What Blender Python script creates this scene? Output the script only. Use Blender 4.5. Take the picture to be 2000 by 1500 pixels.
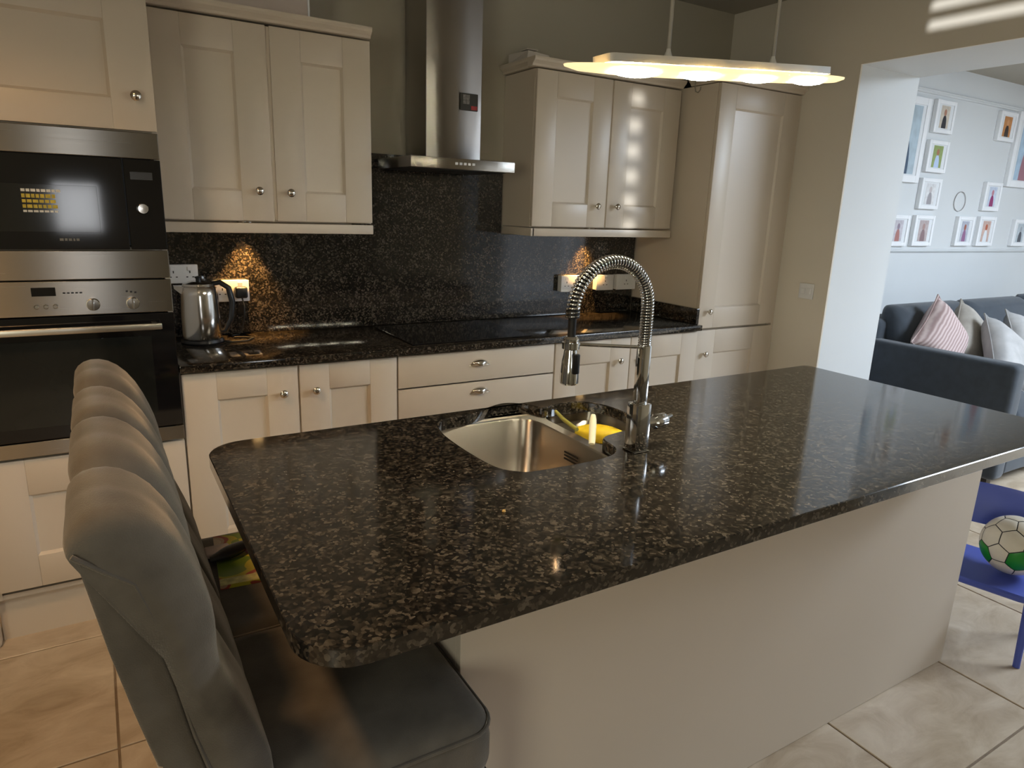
import bpy, bmesh, math, random
from mathutils import Vector, Matrix
random.seed(7)
PI = math.pi
for o in list(bpy.data.objects): bpy.data.objects.remove(o)
SC = bpy.context.scene
COL = SC.collection

# ------------------------------------------------------------------ camera
cam = bpy.data.cameras.new('camera')
cam.sensor_width = 36.0
cam.lens = 1339.03 / 2000 * 36.0
cam.clip_start = 0.05
camo = bpy.data.objects.new('camera', cam); COL.objects.link(camo)
R = ((0.857909851, -0.099220013, 0.504129028), (-0.512646934, -0.231003492, 0.826940450), (0.034406523, -0.967880559, -0.249045007))
camo.matrix_world = Matrix(((R[0][0], -R[0][1], -R[0][2], 0.0), (R[1][0], -R[1][1], -R[1][2], 0.0), (R[2][0], -R[2][1], -R[2][2], 1.4708), (0, 0, 0, 1)))
SC.camera = camo

# ------------------------------------------------------------------ world, exposure, big lights
SC.view_settings.view_transform = 'Standard'
SC.view_settings.look = 'None'
SC.view_settings.gamma = 1.0
SC.view_settings.use_curve_mapping = False
SC.view_settings.exposure = 0.0
w = bpy.data.worlds.new('world'); SC.world = w; w.use_nodes = True
w.node_tree.nodes['Background'].inputs[0].default_value = (0.55, 0.65, 0.8, 1)
w.node_tree.nodes['Background'].inputs[1].default_value = 0.15

def area(name, loc, direction, sx, sy, power, color):
    l = bpy.data.lights.new(name, 'AREA'); l.shape = 'RECTANGLE'; l.size = sx; l.size_y = sy
    l.energy = power; l.color = color
    o = bpy.data.objects.new(name, l); COL.objects.link(o)
    o.location = loc; o.rotation_euler = Vector(direction).to_track_quat('-Z', 'Y').to_euler()
    return o
area('assumed_lounge_daylight', (6.4, -2.44, 1.35), (0.0, 1, 0.0), 3.2, 2.0, 18, (0.90, 0.95, 1.0))  # lamp added for the daylight of an assumed, unseen lounge window
area('lounge_fill_light', (5.4, -0.1, 2.57), (-0.08, 0.05, -1), 1.6, 2.2, 430, (0.74, 0.86, 1.0))  # added lamp under the ceiling, brightens lounge wall and floor by the opening
area('left_fill_light', (-2.44, -1.2, 1.5), (1, 0.25, 0.0), 1.6, 1.3, 52, (1.0, 0.985, 0.79))  # added fill lamp for the kitchen's right wall, no window behind it
area('added_reflection_light', (-0.09, -2.96, 1.33), (0, 1, 0), 0.36, 0.44, 5.0, (0.95, 0.97, 1.0))  # unseen lamp added to make the bright reflection in the microwave glass

def spot(name, loc, target, power, color, size_deg, blend=0.5, radius=0.03):
    l = bpy.data.lights.new(name, 'SPOT'); l.energy = power; l.color = color
    l.spot_size = math.radians(size_deg); l.spot_blend = blend; l.shadow_soft_size = radius
    o = bpy.data.objects.new(name, l); COL.objects.link(o)
    o.location = loc; o.rotation_euler = (Vector(target) - Vector(loc)).to_track_quat('-Z', 'Y').to_euler()
    return o
WARM = (1.0, 0.72, 0.46)
spot('added_ceiling_glow', (-0.62, 1.30, 2.55), (-0.5, 1.5, 0), 72, (1.0, 0.59, 0.275), 125, 0.6, 0.10)  # assumed ceiling lamp out of view, warms the floor on the left
# spots added behind unseen wall slots to throw sun stripes and patches
spot('sun_stripe_spot', (-6.0, 0.5, 1.60), (3.3, 1.70, 2.335), 3600, (0.95, 0.98, 1.0), 7, 0.2, 0.012)
spot('sun_patch_spot', (1.2, -6.0, 1.90), (2.36, 2.8, 1.72), 3000, (0.92, 0.97, 1.0), 14, 0.2, 0.016)
spot('added_ceiling_glow', (-0.17, 0.2, 2.55), (-0.17, 0.6, 0), 8, (1.0, 0.80, 0.58), 125, 0.6, 0.05)  # second lamp added to put a streak on the oven steel
SC.cycles.sample_clamp_indirect = 12.0

# ------------------------------------------------------------------ materials
def newmat(name):
    m = bpy.data.materials.new(name); m.use_nodes = True
    return m, m.node_tree.nodes, m.node_tree.links, m.node_tree.nodes['Principled BSDF']
def plain(name, col, rough=0.5, metal=0.0, var=0.06, scale=6.0, bump=0.0, bscale=200.0, **kw):
    m, N, L, B = newmat(name)
    tc = N.new('ShaderNodeTexCoord'); no = N.new('ShaderNodeTexNoise')
    no.inputs['Scale'].default_value = scale; no.inputs['Detail'].default_value = 3
    L.new(tc.outputs['Object'], no.inputs['Vector'])
    rp = N.new('ShaderNodeValToRGB')
    rp.color_ramp.elements[0].position = 0.3; rp.color_ramp.elements[1].position = 0.7
    rp.color_ramp.elements[0].color = tuple(c * (1 - var) for c in col) + (1,)
    rp.color_ramp.elements[1].color = tuple(min(1, c * (1 + var)) for c in col) + (1,)
    L.new(no.outputs['Fac'], rp.inputs['Fac']); L.new(rp.outputs['Color'], B.inputs['Base Color'])
    B.inputs['Roughness'].default_value = rough; B.inputs['Metallic'].default_value = metal
    for k, v in kw.items(): B.inputs[k.replace('_', ' ')].default_value = v
    if bump:
        n2 = N.new('ShaderNodeTexNoise'); n2.inputs['Scale'].default_value = bscale; n2.inputs['Detail'].default_value = 2
        L.new(tc.outputs['Object'], n2.inputs['Vector'])
        bp = N.new('ShaderNodeBump'); bp.inputs['Strength'].default_value = bump; bp.inputs['Distance'].default_value = 0.002
        L.new(n2.outputs['Fac'], bp.inputs['Height']); L.new(bp.outputs['Normal'], B.inputs['Normal'])
    return m
def emit(name, col, strength):
    m, N, L, B = newmat(name)
    B.inputs['Base Color'].default_value = (*col, 1)
    B.inputs['Emission Color'].default_value = (*col, 1); B.inputs['Emission Strength'].default_value = strength
    return m
def granite(name):
    m, N, L, B = newmat(name)
    tc = N.new('ShaderNodeTexCoord')
    wn = N.new('ShaderNodeTexNoise'); wn.inputs['Scale'].default_value = 60; wn.inputs['Detail'].default_value = 2
    L.new(tc.outputs['Object'], wn.inputs['Vector'])
    mx = N.new('ShaderNodeVectorMath'); mx.operation = 'MULTIPLY_ADD'
    L.new(wn.outputs['Color'], mx.inputs[0]); mx.inputs[1].default_value = (0.004, 0.004, 0.004); L.new(tc.outputs['Object'], mx.inputs[2])
    vo = N.new('ShaderNodeTexVoronoi'); vo.inputs['Scale'].default_value = 170
    L.new(mx.outputs[0], vo.inputs['Vector'])
    sp = N.new('ShaderNodeSeparateColor'); L.new(vo.outputs['Color'], sp.inputs[0])
    big = N.new('ShaderNodeTexNoise'); big.inputs['Scale'].default_value = 34; big.inputs['Detail'].default_value = 3
    L.new(tc.outputs['Object'], big.inputs['Vector'])
    ad = N.new('ShaderNodeMath'); ad.operation = 'MULTIPLY_ADD'; ad.inputs[1].default_value = 0.7
    L.new(big.outputs['Fac'], ad.inputs[0]); 
    ml = N.new('ShaderNodeMath'); ml.operation = 'MULTIPLY'; ml.inputs[1].default_value = 0.65
    L.new(sp.outputs[0], ml.inputs[0]); L.new(ml.outputs[0], ad.inputs[2])
    rp = N.new('ShaderNodeValToRGB'); cr = rp.color_ramp
    cr.elements[0].position = 0.0; cr.elements[0].color = (0.004, 0.004, 0.004, 1)
    cr.elements[1].position = 1.0; cr.elements[1].color = (0.085, 0.070, 0.054, 1)
    for p, c in ((0.45, (0.006, 0.0055, 0.005)), (0.60, (0.010, 0.008, 0.0065)), (0.76, (0.024, 0.019, 0.014)), (0.90, (0.048, 0.039, 0.029))):
        e = cr.elements.new(p); e.color = (*c, 1)
    L.new(ad.outputs[0], rp.inputs['Fac']); L.new(rp.outputs['Color'], B.inputs['Base Color'])
    B.inputs['Roughness'].default_value = 0.09; B.inputs['IOR'].default_value = 1.58
    return m
def brushed(name, col, rough, horizontal=True):
    m, N, L, B = newmat(name)
    tc = N.new('ShaderNodeTexCoord'); mp = N.new('ShaderNodeMapping')
    mp.inputs['Scale'].default_value = (3, 3, 420) if horizontal else (3, 3, 160)
    L.new(tc.outputs['Object'], mp.inputs['Vector'])
    no = N.new('ShaderNodeTexNoise'); no.inputs['Scale'].default_value = 1.0; no.inputs['Detail'].default_value = 2
    L.new(mp.outputs[0], no.inputs['Vector'])
    rp = N.new('ShaderNodeMapRange'); dr_ = 0.03 if horizontal else 0.004; rp.inputs['To Min'].default_value = rough - dr_; rp.inputs['To Max'].default_value = rough + dr_
    L.new(no.outputs['Fac'], rp.inputs['Value']); L.new(rp.outputs[0], B.inputs['Roughness'])
    B.inputs['Anisotropic'].default_value = 0.97
    tg = N.new('ShaderNodeTangent'); tg.direction_type = 'RADIAL'; tg.axis = 'Z'
    B.inputs['Anisotropic Rotation'].default_value = 0.25
    L.new(tg.outputs[0], B.inputs['Tangent'])
    B.inputs['Base Color'].default_value = (*col, 1); B.inputs['Metallic'].default_value = 1.0
    return m
def tile_mat(name):
    m, N, L, B = newmat(name)
    tc = N.new('ShaderNodeTexCoord'); oi = N.new('ShaderNodeObjectInfo')
    ofs = N.new('ShaderNodeVectorMath'); ofs.operation = 'MULTIPLY_ADD'
    L.new(oi.outputs['Random'], ofs.inputs[0]); ofs.inputs[1].default_value = (31, 17, 9); L.new(tc.outputs['Object'], ofs.inputs[2])
    mp = N.new('ShaderNodeMapping'); mp.inputs['Scale'].default_value = (4.5, 8.0, 3.0); mp.inputs['Rotation'].default_value = (0, 0, 0.25)
    L.new(ofs.outputs[0], mp.inputs['Vector'])
    no = N.new('ShaderNodeTexNoise'); no.inputs['Scale'].default_value = 1.2; no.inputs['Detail'].default_value = 7; no.inputs['Roughness'].default_value = 0.62
    no.inputs['Distortion'].default_value = 0.7
    L.new(mp.outputs[0], no.inputs['Vector'])
    rp = N.new('ShaderNodeValToRGB'); cr = rp.color_ramp
    cr.elements[0].position = 0.25; cr.elements[0].color = (0.36, 0.27, 0.18, 1)
    cr.elements[1].position = 0.75; cr.elements[1].color = (0.66, 0.56, 0.44, 1)
    e = cr.elements.new(0.5); e.color = (0.52, 0.42, 0.31, 1)
    L.new(no.outputs['Fac'], rp.inputs['Fac']); L.new(rp.outputs['Color'], B.inputs['Base Color'])
    B.inputs['Roughness'].default_value = 0.32
    return m
def velvet(name, col):
    m = plain(name, col, 0.9, 0, 0.22, 14.0, 0.35, 500.0)
    B = m.node_tree.nodes['Principled BSDF']
    B.inputs['Sheen Weight'].default_value = 0.45; B.inputs['Sheen Roughness'].default_value = 0.4
    B.inputs['Sheen Tint'].default_value = (0.9, 0.85, 0.78, 1)
    B.inputs['Specular IOR Level'].default_value = 0.15
    return m
M = dict(
    cream=plain('cream_paint', (0.60, 0.52, 0.425), 0.38, 0, 0.02, 2.0),
    panel=plain('island_paint', (0.61, 0.53, 0.445), 0.5, 0, 0.02, 1.5),
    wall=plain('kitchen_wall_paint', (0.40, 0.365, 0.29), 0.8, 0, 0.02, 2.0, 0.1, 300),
    rwall=plain('brightened_wall_paint', (0.69, 0.635, 0.545), 0.8, 0, 0.02, 2.0, 0.1, 300),  # lighter copy of the wall paint, extra brightness put into the colour
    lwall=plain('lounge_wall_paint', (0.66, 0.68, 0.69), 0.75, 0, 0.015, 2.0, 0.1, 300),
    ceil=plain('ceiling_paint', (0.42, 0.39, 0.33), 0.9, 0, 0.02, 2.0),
    granite=granite('polished_granite'), tile=tile_mat('travertine_tile'),
    grout=plain('grout', (0.24, 0.18, 0.125), 0.9, 0, 0.15, 30),
    steel=brushed('brushed_steel', (0.40, 0.375, 0.335), 0.26),
    vsteel=brushed('chimney_steel', (0.40, 0.38, 0.36), 0.28, False),
    bowl=brushed('bowl_steel', (0.48, 0.44, 0.385), 0.32),
    chrome=plain('chrome', (0.78, 0.79, 0.80), 0.07, 1.0, 0.02, 10),
    nickel=plain('satin_nickel', (0.70, 0.66, 0.60), 0.18, 1.0, 0.03, 10),
    kettle=plain('kettle_steel', (0.70, 0.67, 0.63), 0.16, 1.0, 0.03, 10),
    bglass=plain('black_glass', (0.006, 0.006, 0.007), 0.06, 0, 0.1, 5, IOR=1.5),
    winglass=plain('oven_window_glass', (0.012, 0.013, 0.012), 0.08, 0, 0.2, 5, IOR=1.5),
    black=plain('black_plastic', (0.012, 0.012, 0.013), 0.35, 0, 0.1, 20),
    rubber=plain('black_rubber', (0.008, 0.008, 0.008), 0.6, 0, 0.1, 20),
    white=plain('white_plastic', (0.72, 0.72, 0.72), 0.4, 0, 0.02, 10),
    frame=plain('white_frame', (0.86, 0.87, 0.89), 0.45, 0, 0.02, 10),
    mount=plain('picture_mount', (0.74, 0.76, 0.78), 0.8, 0, 0.02, 10),
    velvet=velvet('grey_velvet', (0.115, 0.102, 0.086)),
    wood=plain('dark_stained_wood', (0.025, 0.018, 0.013), 0.45, 0, 0.3, 12),
    sofa=plain('blue_grey_sofa_fabric', (0.036, 0.046, 0.060), 0.9, 0, 0.12, 20, 0.3, 400, Sheen_Weight=0.25),
    sofad=plain('charcoal_sofa_fabric', (0.035, 0.042, 0.048), 0.9, 0, 0.12, 20, 0.3, 400),
    pink=plain('pink_grey_fabric', (0.50, 0.37, 0.35), 0.9, 0, 0.15, 18, 0.2, 300),
    taupe=plain('taupe_fabric', (0.36, 0.33, 0.29), 0.9, 0, 0.12, 18, 0.2, 300),
    silver=plain('silver_fabric', (0.38, 0.37, 0.365), 0.6, 0, 0.12, 14, 0.2, 300),
    blue=plain('blue_plastic', (0.070, 0.105, 0.46), 0.45, 0, 0.06, 6),
    yellow=plain('yellow_sponge', (0.80, 0.56, 0.02), 0.6, 0, 0.08, 40, 0.2, 300),
    ygreen=plain('olive_plastic', (0.30, 0.27, 0.06), 0.5, 0, 0.1, 20),
    ivory=plain('ivory_plastic', (0.74, 0.69, 0.50), 0.5, 0, 0.04, 20),
    card=plain('pale_card', (0.60, 0.55, 0.50), 0.7, 0, 0.05, 8),
    ballw=plain('ball_cream', (0.72, 0.66, 0.55), 0.4, 0, 0.05, 20),
    ballg=plain('ball_green', (0.008, 0.24, 0.02), 0.4, 0, 0.06, 20),
    ballk=plain('ball_seam', (0.015, 0.015, 0.018), 0.5, 0, 0.1, 20),
    shade=emit('lit_opal_shade', (1.0, 0.78, 0.42), 1.05), bulb=emit('lit_bulb', (1.0, 0.93, 0.70), 380),
    lens=emit('lit_lens', (1.0, 0.62, 0.25), 6.0),
    tray=plain('white_metal_tray', (0.62, 0.60, 0.55), 0.4, 0, 0.03, 10),
    clear=plain('clear_plastic', (0.30, 0.28, 0.24), 0.2, 0, 0.05, 10),
    dark=plain('dark_tray', (0.03, 0.027, 0.022), 0.5, 0, 0.1, 10),
    wire=plain('grey_wire', (0.42, 0.40, 0.40), 0.5, 0, 0.05, 10),
    pale=plain('pale_text', (0.55, 0.55, 0.52), 0.5, 0, 0.1, 60),
    ytext=plain('yellow_print', (0.42, 0.33, 0.03), 0.5, 0, 0.25, 80),
    red=plain('red_print', (0.35, 0.03, 0.03), 0.5, 0, 0.2, 40),
    pinkp=plain('pale_pink_card', (0.50, 0.40, 0.36), 0.5, 0, 0.1, 30),
)

# ------------------------------------------------------------------ mesh helpers
def box(bm, x0, y0, z0, x1, y1, z1, bev=0.0, seg=2):
    vs = [bm.verts.new((x, y, z)) for x in (x0, x1) for y in (y0, y1) for z in (z0, z1)]
    f = [(0, 1, 3, 2), (4, 6, 7, 5), (0, 4, 5, 1), (2, 3, 7, 6), (0, 2, 6, 4), (1, 5, 7, 3)]
    fs = [bm.faces.new([vs[i] for i in q]) for q in f]
    if bev > 0:
        es = list({e for q in fs for e in q.edges})
        bmesh.ops.bevel(bm, geom=es, offset=bev, segments=seg, affect='EDGES', profile=0.5)
    return bm
def frame_of(t):
    t = t.normalized(); a = Vector((0, 0, 1)) if abs(t.z) < 0.9 else Vector((1, 0, 0))
    n = t.cross(a).normalized(); return n, t.cross(n).normalized()
def tube(bm, pts, r, n=10, caps=True, flat=1.0):
    pts = [Vector(p) for p in pts]; rings = []
    rs = r if isinstance(r, (list, tuple)) else [r] * len(pts)
    u = None
    for i, p in enumerate(pts):
        t = (pts[min(i + 1, len(pts) - 1)] - pts[max(i - 1, 0)]).normalized()
        if u is None: u, v = frame_of(t)
        else:
            u = (u - t * u.dot(t)).normalized(); v = t.cross(u)
        rings.append([bm.verts.new(p + (u * math.cos(2 * PI * k / n) + v * flat * math.sin(2 * PI * k / n)) * rs[i]) for k in range(n)])
    for a, b in zip(rings, rings[1:]):
        for k in range(n): bm.faces.new((a[k], a[(k + 1) % n], b[(k + 1) % n], b[k]))
    if caps:
        bm.faces.new(rings[0][::-1]); bm.faces.new(rings[-1])
    return bm
def lathe(bm, prof, c=(0, 0, 0), n=24, axis='z', cap=True):
    def P(r, h, a):
        x, y = r * math.cos(a), r * math.sin(a)
        q = {'z': (x, y, h), 'y': (x, h, y), 'x': (h, x, y)}[axis]
        return Vector(c) + Vector(q)
    rings = [[bm.verts.new(P(max(r, 1e-5), h, 2 * PI * k / n)) for k in range(n)] for r, h in prof]
    for a, b in zip(rings, rings[1:]):
        for k in range(n): bm.faces.new((a[k], a[(k + 1) % n], b[(k + 1) % n], b[k]))
    if cap:
        bm.faces.new(rings[0][::-1]); bm.faces.new(rings[-1])
    return bm
def loft(bm, loops, cap0=True, cap1=True):
    rs = [[bm.verts.new(p) for p in lp] for lp in loops]; n = len(rs[0])
    for a, b in zip(rs, rs[1:]):
        for k in range(n): bm.faces.new((a[k], a[(k + 1) % n], b[(k + 1) % n], b[k]))
    if cap0: bm.faces.new(rs[0][::-1])
    if cap1: bm.faces.new(rs[-1])
    return bm
def extr(bm, poly, axis, a, b):
    """prism from a 2D polygon, extruded along an axis"""
    def P(u, v, w): return {'x': (w, u, v), 'y': (u, w, v), 'z': (u, v, w)}[axis]
    return loft(bm, [[P(u, v, a) for u, v in poly], [P(u, v, b) for u, v in poly]])
def rrect(x0, y0, x1, y1, r, seg=8, inset=0.0):
    rs = r if isinstance(r, (list, tuple)) else [r] * 4
    out = []
    for (cx, cy, sx, sy, a0), rr in zip(((x1, y1, -1, -1, 0), (x0, y1, 1, -1, 90), (x0, y0, 1, 1, 180), (x1, y0, -1, 1, 270)), rs):
        ox, oy = cx + sx * rr, cy + sy * rr
        q = max(rr - inset, 1e-4)
        for k in range(seg + 1):
            a = math.radians(a0 + 90 * k / seg)
            out.append((ox + q * math.cos(a), oy + q * math.sin(a)))
    return out
def catmull(pts, sub=5):
    n = len(pts); out = []
    for i in range(n):
        p0, p1, p2, p3 = (Vector((*pts[(i + k - 1) % n], 0)) for k in range(4))
        for s in range(sub):
            t = s / sub
            q = 0.5 * ((2 * p1) + (p2 - p0) * t + (2 * p0 - 5 * p1 + 4 * p2 - p3) * t * t + (3 * p1 - p0 - 3 * p2 + p3) * t ** 3)
            out.append((q.x, q.y))
    return out
def fill_loops(bm, loops, z):
    es = []
    rings = []
    for lp in loops:
        vs = [bm.verts.new((x, y, z)) for x, y in lp]; rings.append(vs)
        es += [bm.edges.new((vs[i], vs[(i + 1) % len(vs)])) for i in range(len(vs))]
    bmesh.ops.triangle_fill(bm, use_beauty=True, use_dissolve=False, edges=es)
    return rings
def bridge(bm, a, b):
    n = len(a)
    for k in range(n): bm.faces.new((a[k], a[(k + 1) % n], b[(k + 1) % n], b[k]))
def obj(name, bm, mat, parent=None, smooth=None, subsurf=0):
    if smooth is not None:
        for f in bm.faces: f.smooth = True
    bmesh.ops.recalc_face_normals(bm, faces=bm.faces[:])
    me = bpy.data.meshes.new(name); bm.to_mesh(me); bm.free()
    mats = mat if isinstance(mat, (list, tuple)) else [mat]
    for q in mats: me.materials.append(q)
    if smooth: me.set_sharp_from_angle(angle=math.radians(smooth))
    o = bpy.data.objects.new(name, me); COL.objects.link(o)
    if parent is not None: o.parent = parent; o.matrix_parent_inverse = parent.matrix_basis.inverted()
    if subsurf:
        md = o.modifiers.new('smooth', 'SUBSURF'); md.levels = md.render_levels = subsurf
    return o
def tag(o, label, cat, group=None, kind=None):
    o['label'] = label; o['category'] = cat
    if group: o['group'] = group
    if kind: o['kind'] = kind
    return o
def thing(name, loc, label, cat, group=None):
    o = bpy.data.objects.new(name, None); o.empty_display_size = 0.1; COL.objects.link(o)
    o.location = loc; o.matrix_basis = Matrix.Translation(loc)
    return tag(o, label, cat, group)
def struct(name, bm, mat, parent=None, label=None):
    o = obj(name, bm, mat, parent)
    if parent is None: o['kind'] = 'structure'
    if label: o['label'] = label
    return o
def copy_tree(root, delta):
    r = root.copy(); COL.objects.link(r); r.location = Vector(root.location) + Vector(delta)
    def rec(a, b):
        for ch in [c for c in bpy.data.objects if c.parent == a]:
            d = ch.copy(); COL.objects.link(d); d.parent = b; d.matrix_parent_inverse = ch.matrix_parent_inverse.copy(); rec(ch, d)
    rec(root, r)
    return r
NB = bmesh.new
def bx(*a, **k): return box(NB(), *a, **k)

# ------------------------------------------------------------------ room shell
WB, RX, CZ = 3.096, 3.30, 2.59
OE = -0.35
JX, OY, OZ, LY = 3.81, 2.25, 2.206, 3.08     # jamb far edge, opening start, opening top, lounge picture wall
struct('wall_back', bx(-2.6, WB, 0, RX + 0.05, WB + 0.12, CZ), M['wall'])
b = NB(); SLY0, SLY1, SLZ0, SLZ1 = 0.80, 1.045, 1.843, 1.913
box(b, -2.6, -3.0, 0, -2.5, SLY0, CZ); box(b, -2.6, SLY1, 0, -2.5, WB, CZ); box(b, -2.6, SLY0, 0, -2.5, SLY1, SLZ0); box(b, -2.6, SLY0, SLZ1, -2.5, SLY1, CZ)
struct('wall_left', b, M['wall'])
b = NB(); box(b, RX, OY, 0, RX + 0.012, WB + 0.1, CZ); box(b, RX, -3.0, OZ, RX + 0.012, OY, CZ); box(b, RX, -3.0, 0, RX + 0.012, OE, OZ)
struct('wall_right', b, M['rwall'])
b = NB(); box(b, RX + 0.012, OY, 0, JX, LY + 0.1, CZ); box(b, RX + 0.012, -3.0, OZ, JX, OY, CZ); box(b, RX + 0.012, -3.0, 0, JX, OE, OZ)
struct('wall_opening_reveal', b, M['lwall'])
struct('wall_lounge', bx(JX, LY, 0, 9.0, LY + 0.1, CZ), M['lwall'])
struct('wall_lounge_side', bx(9.0, -2.6, 0, 9.1, LY + 0.1, CZ), M['lwall'])
b = NB(); box(b, JX, -2.6, 0, 4.4, -2.5, CZ); box(b, 8.0, -2.6, 0, 9.0, -2.5, CZ); box(b, 4.4, -2.6, 2.35, 8.0, -2.5, CZ); box(b, 4.4, -2.6, 0, 8.0, -2.5, 0.3)
struct('wall_lounge_front', b, M['lwall'])
b = NB(); box(b, -2.6, -3.1, 0, -0.29, -3.0, CZ); box(b, 0.11, -3.1, 0, 0.95, -3.0, CZ); box(b, 0.95, -3.1, 0, 1.575, -3.0, CZ); box(b, 1.615, -3.1, 0, 2.85, -3.0, CZ); box(b, 1.575, -3.1, 0, 1.615, -3.0, 1.66); box(b, 1.575, -3.1, 1.97, 1.615, -3.0, CZ); box(b, -0.29, -3.1, 0, 0.11, -3.0, 1.10); box(b, -0.29, -3.1, 1.56, 0.11, -3.0, CZ); box(b, 2.85, -3.1, 0, RX + 0.5, -3.0, CZ)
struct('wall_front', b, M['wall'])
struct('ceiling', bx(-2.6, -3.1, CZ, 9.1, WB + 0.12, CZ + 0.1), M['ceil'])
fl = struct('floor', bx(-2.6, -3.1, -0.06, 9.1, WB + 0.12, -0.004), M['grout'])
TX0, TS, TY0, TSY = -0.075, 0.611, 0.684, 0.596
tme = None
for i in range(-4, 14):
    for j in range(-3, 4):
        x0 = TX0 + TS * i; y0 = TY0 + TSY * j
        if x0 < -2.6 or y0 + TSY > WB + 0.5: continue
        if tme is None:
            t = obj('tile', bx(0.0032, 0.0032, -0.02, TS - 0.0032, TSY - 0.0032, 0.0, bev=0.0015, seg=1), M['tile'], fl); tme = t.data
        else:
            t = bpy.data.objects.new('tile', tme); COL.objects.link(t); t.parent = fl
        t.location = (x0, y0, 0)
# lounge mouldings
b = NB(); extr(b, [(LY, 2.385), (LY - 0.012, 2.388), (LY - 0.016, 2.396), (LY - 0.012, 2.404), (LY - 0.02, 2.412), (LY, 2.42)], 'x', JX, 9.0)
struct('trim_1', b, M['lwall'])
b = NB(); extr(b, [(LY, 1.235), (LY - 0.012, 1.24), (LY - 0.02, 1.252), (LY - 0.012, 1.262), (LY, 1.268)], 'x', JX, 9.0)
struct('trim_2', b, M['lwall'])
b = NB(); extr(b, [(LY, 0), (LY - 0.018, 0), (LY - 0.018, 0.12), (LY - 0.006, 0.14), (LY, 0.14)], 'x', JX, 9.0)
struct('baseboard_lounge', b, M['frame'])
# assumed windows behind the camera (lamps added just inside stand in for daylight)
def window(name, x0, x1, z0, z1, y):
    wn = struct(name, bx(x0, y - 0.06, z0 - 0.03, x1, y + 0.05, z0, bev=0.004), M['frame'])
    b = NB()
    for q in ((x0, z0, x0 + 0.05, z1), (x1 - 0.05, z0, x1, z1), (x0, z0, x1, z0 + 0.05), (x0, z1 - 0.05, x1, z1)):
        box(b, q[0], y - 0.09, q[1], q[2], y - 0.05, q[3])
    n = 2
    for k in range(1, n): 
        xm = x0 + (x1 - x0) * k / n; box(b, xm - 0.025, y - 0.09, z0, xm + 0.025, y - 0.05, z1)
    obj('assumed_window_frame', b, M['frame'], wn)
window('assumed_window_1', 4.4, 8.0, 0.3, 2.35, -2.5)  # assumed from the cool light on the lounge wall
window('assumed_window_2', -0.29, 0.11, 1.10, 1.56, -3.0)  # assumed opening around the lamp reflected in the microwave

w3 = struct('left_gobo_slot', bx(-2.595, SLY0, SLZ0 - 0.004, -2.505, SLY1, SLZ0), M['frame'])  # unseen slot added in the left wall to shape the sun stripes
for z0, z1 in ((SLZ0, 1.860), (1.874, 1.890), (1.904, SLZ1)): obj('gobo_bar', bx(-2.553, SLY0, z0, -2.547, SLY1, z1), M['frame'], w3)
w4 = struct('front_gobo_slot', bx(1.575, -3.095, 1.655, 1.615, -3.005, 1.66), M['frame'])  # unseen slit added in the front wall to break a spot into patches
for k in range(8): obj('gobo_bar', bx(1.575, -3.053, 1.66 + 0.041 * k, 1.615, -3.047, 1.682 + 0.041 * k), M['frame'], w4)

# ------------------------------------------------------------------ kitchen doors
def knob_bm(x, y, z):
    return lathe(NB(), [(0.005, 0), (0.005, -0.010), (0.008, -0.013), (0.0145, -0.018), (0.0155, -0.023), (0.011, -0.028), (0.0, -0.030)], (x, y, z), 16, 'y')
def cup_bm(x, y, z, w=0.045, h=0.017, d=0.024):
    b = NB(); lp = []
    n, m = 14, 7
    grid = []
    for i in range(n + 1):
        a = PI * i / n
        row = []
        for j in range(m + 1):
            t = (PI / 2) * j / m
            row.append(b.verts.new((x + w * math.cos(a) * (0.35 + 0.65 * math.cos(t)) , y - d * math.sin(t) * (math.sin(a) ** 0.7 if 0 < i < n else 0), z - h * 0.5 + 1.7 * h * math.sin(a) * math.cos(t * 0.96))))
        grid.append(row)
    for i in range(n):
        for j in range(m): b.faces.new((grid[i][j], grid[i + 1][j], grid[i + 1][j + 1], grid[i][j + 1]))
    bmesh.ops.remove_doubles(b, verts=b.verts[:], dist=1e-5)
    r = bmesh.ops.solidify(b, geom=b.faces[:], thickness=0.0015)
    box(b, x - w - 0.006, y - 0.0025, z - h * 0.55, x + w + 0.006, y, z - h * 0.55 + 0.003, 0.0008, 1)
    return b
def door(parent, x0, x1, z0, z1, y, stile=0.108, top=0.115, bot=0.108, knob=None, name='door', label=None):
    T = 0.02; bv = 0.0016
    b = NB()
    box(b, x0, y, z0, x0 + stile, y + T, z1, bv); box(b, x1 - stile, y, z0, x1, y + T, z1, bv)
    box(b, x0 + stile, y, z0, x1 - stile, y + T, z0 + bot, bv); box(b, x0 + stile, y, z1 - top, x1 - stile, y + T, z1, bv)
    d = obj(name, b, M['cream'], parent, 30)
    # recessed panel with a small chamfer moulding
    b = NB(); xa, xb, za, zb = x0 + stile, x1 - stile, z0 + bot, z1 - top
    o_ = [(xa, y + 0.002, za), (xb, y + 0.002, za), (xb, y + 0.002, zb), (xa, y + 0.002, zb)]
    c = 0.008
    i_ = [(xa + c, y + 0.011, za + c), (xb - c, y + 0.011, za + c), (xb - c, y + 0.011, zb - c), (xa + c, y + 0.011, zb - c)]
    loft(b, [o_, i_], cap0=False)
    obj('door_panel', b, M['cream'], d)
    if knob: obj('knob', knob_bm(knob[0], y, knob[1]), M['nickel'], d, 40)
    return d
def slab(parent, x0, x1, z0, z1, y, cup):
    d = obj('drawer', bx(x0, y, z0, x1, y + 0.02, z1, bev=0.0018), M['cream'], parent, 30)
    if cup: obj('cup_handle', cup_bm(cup[0], y, cup[1]), M['nickel'], d, 50)
    return d
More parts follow.
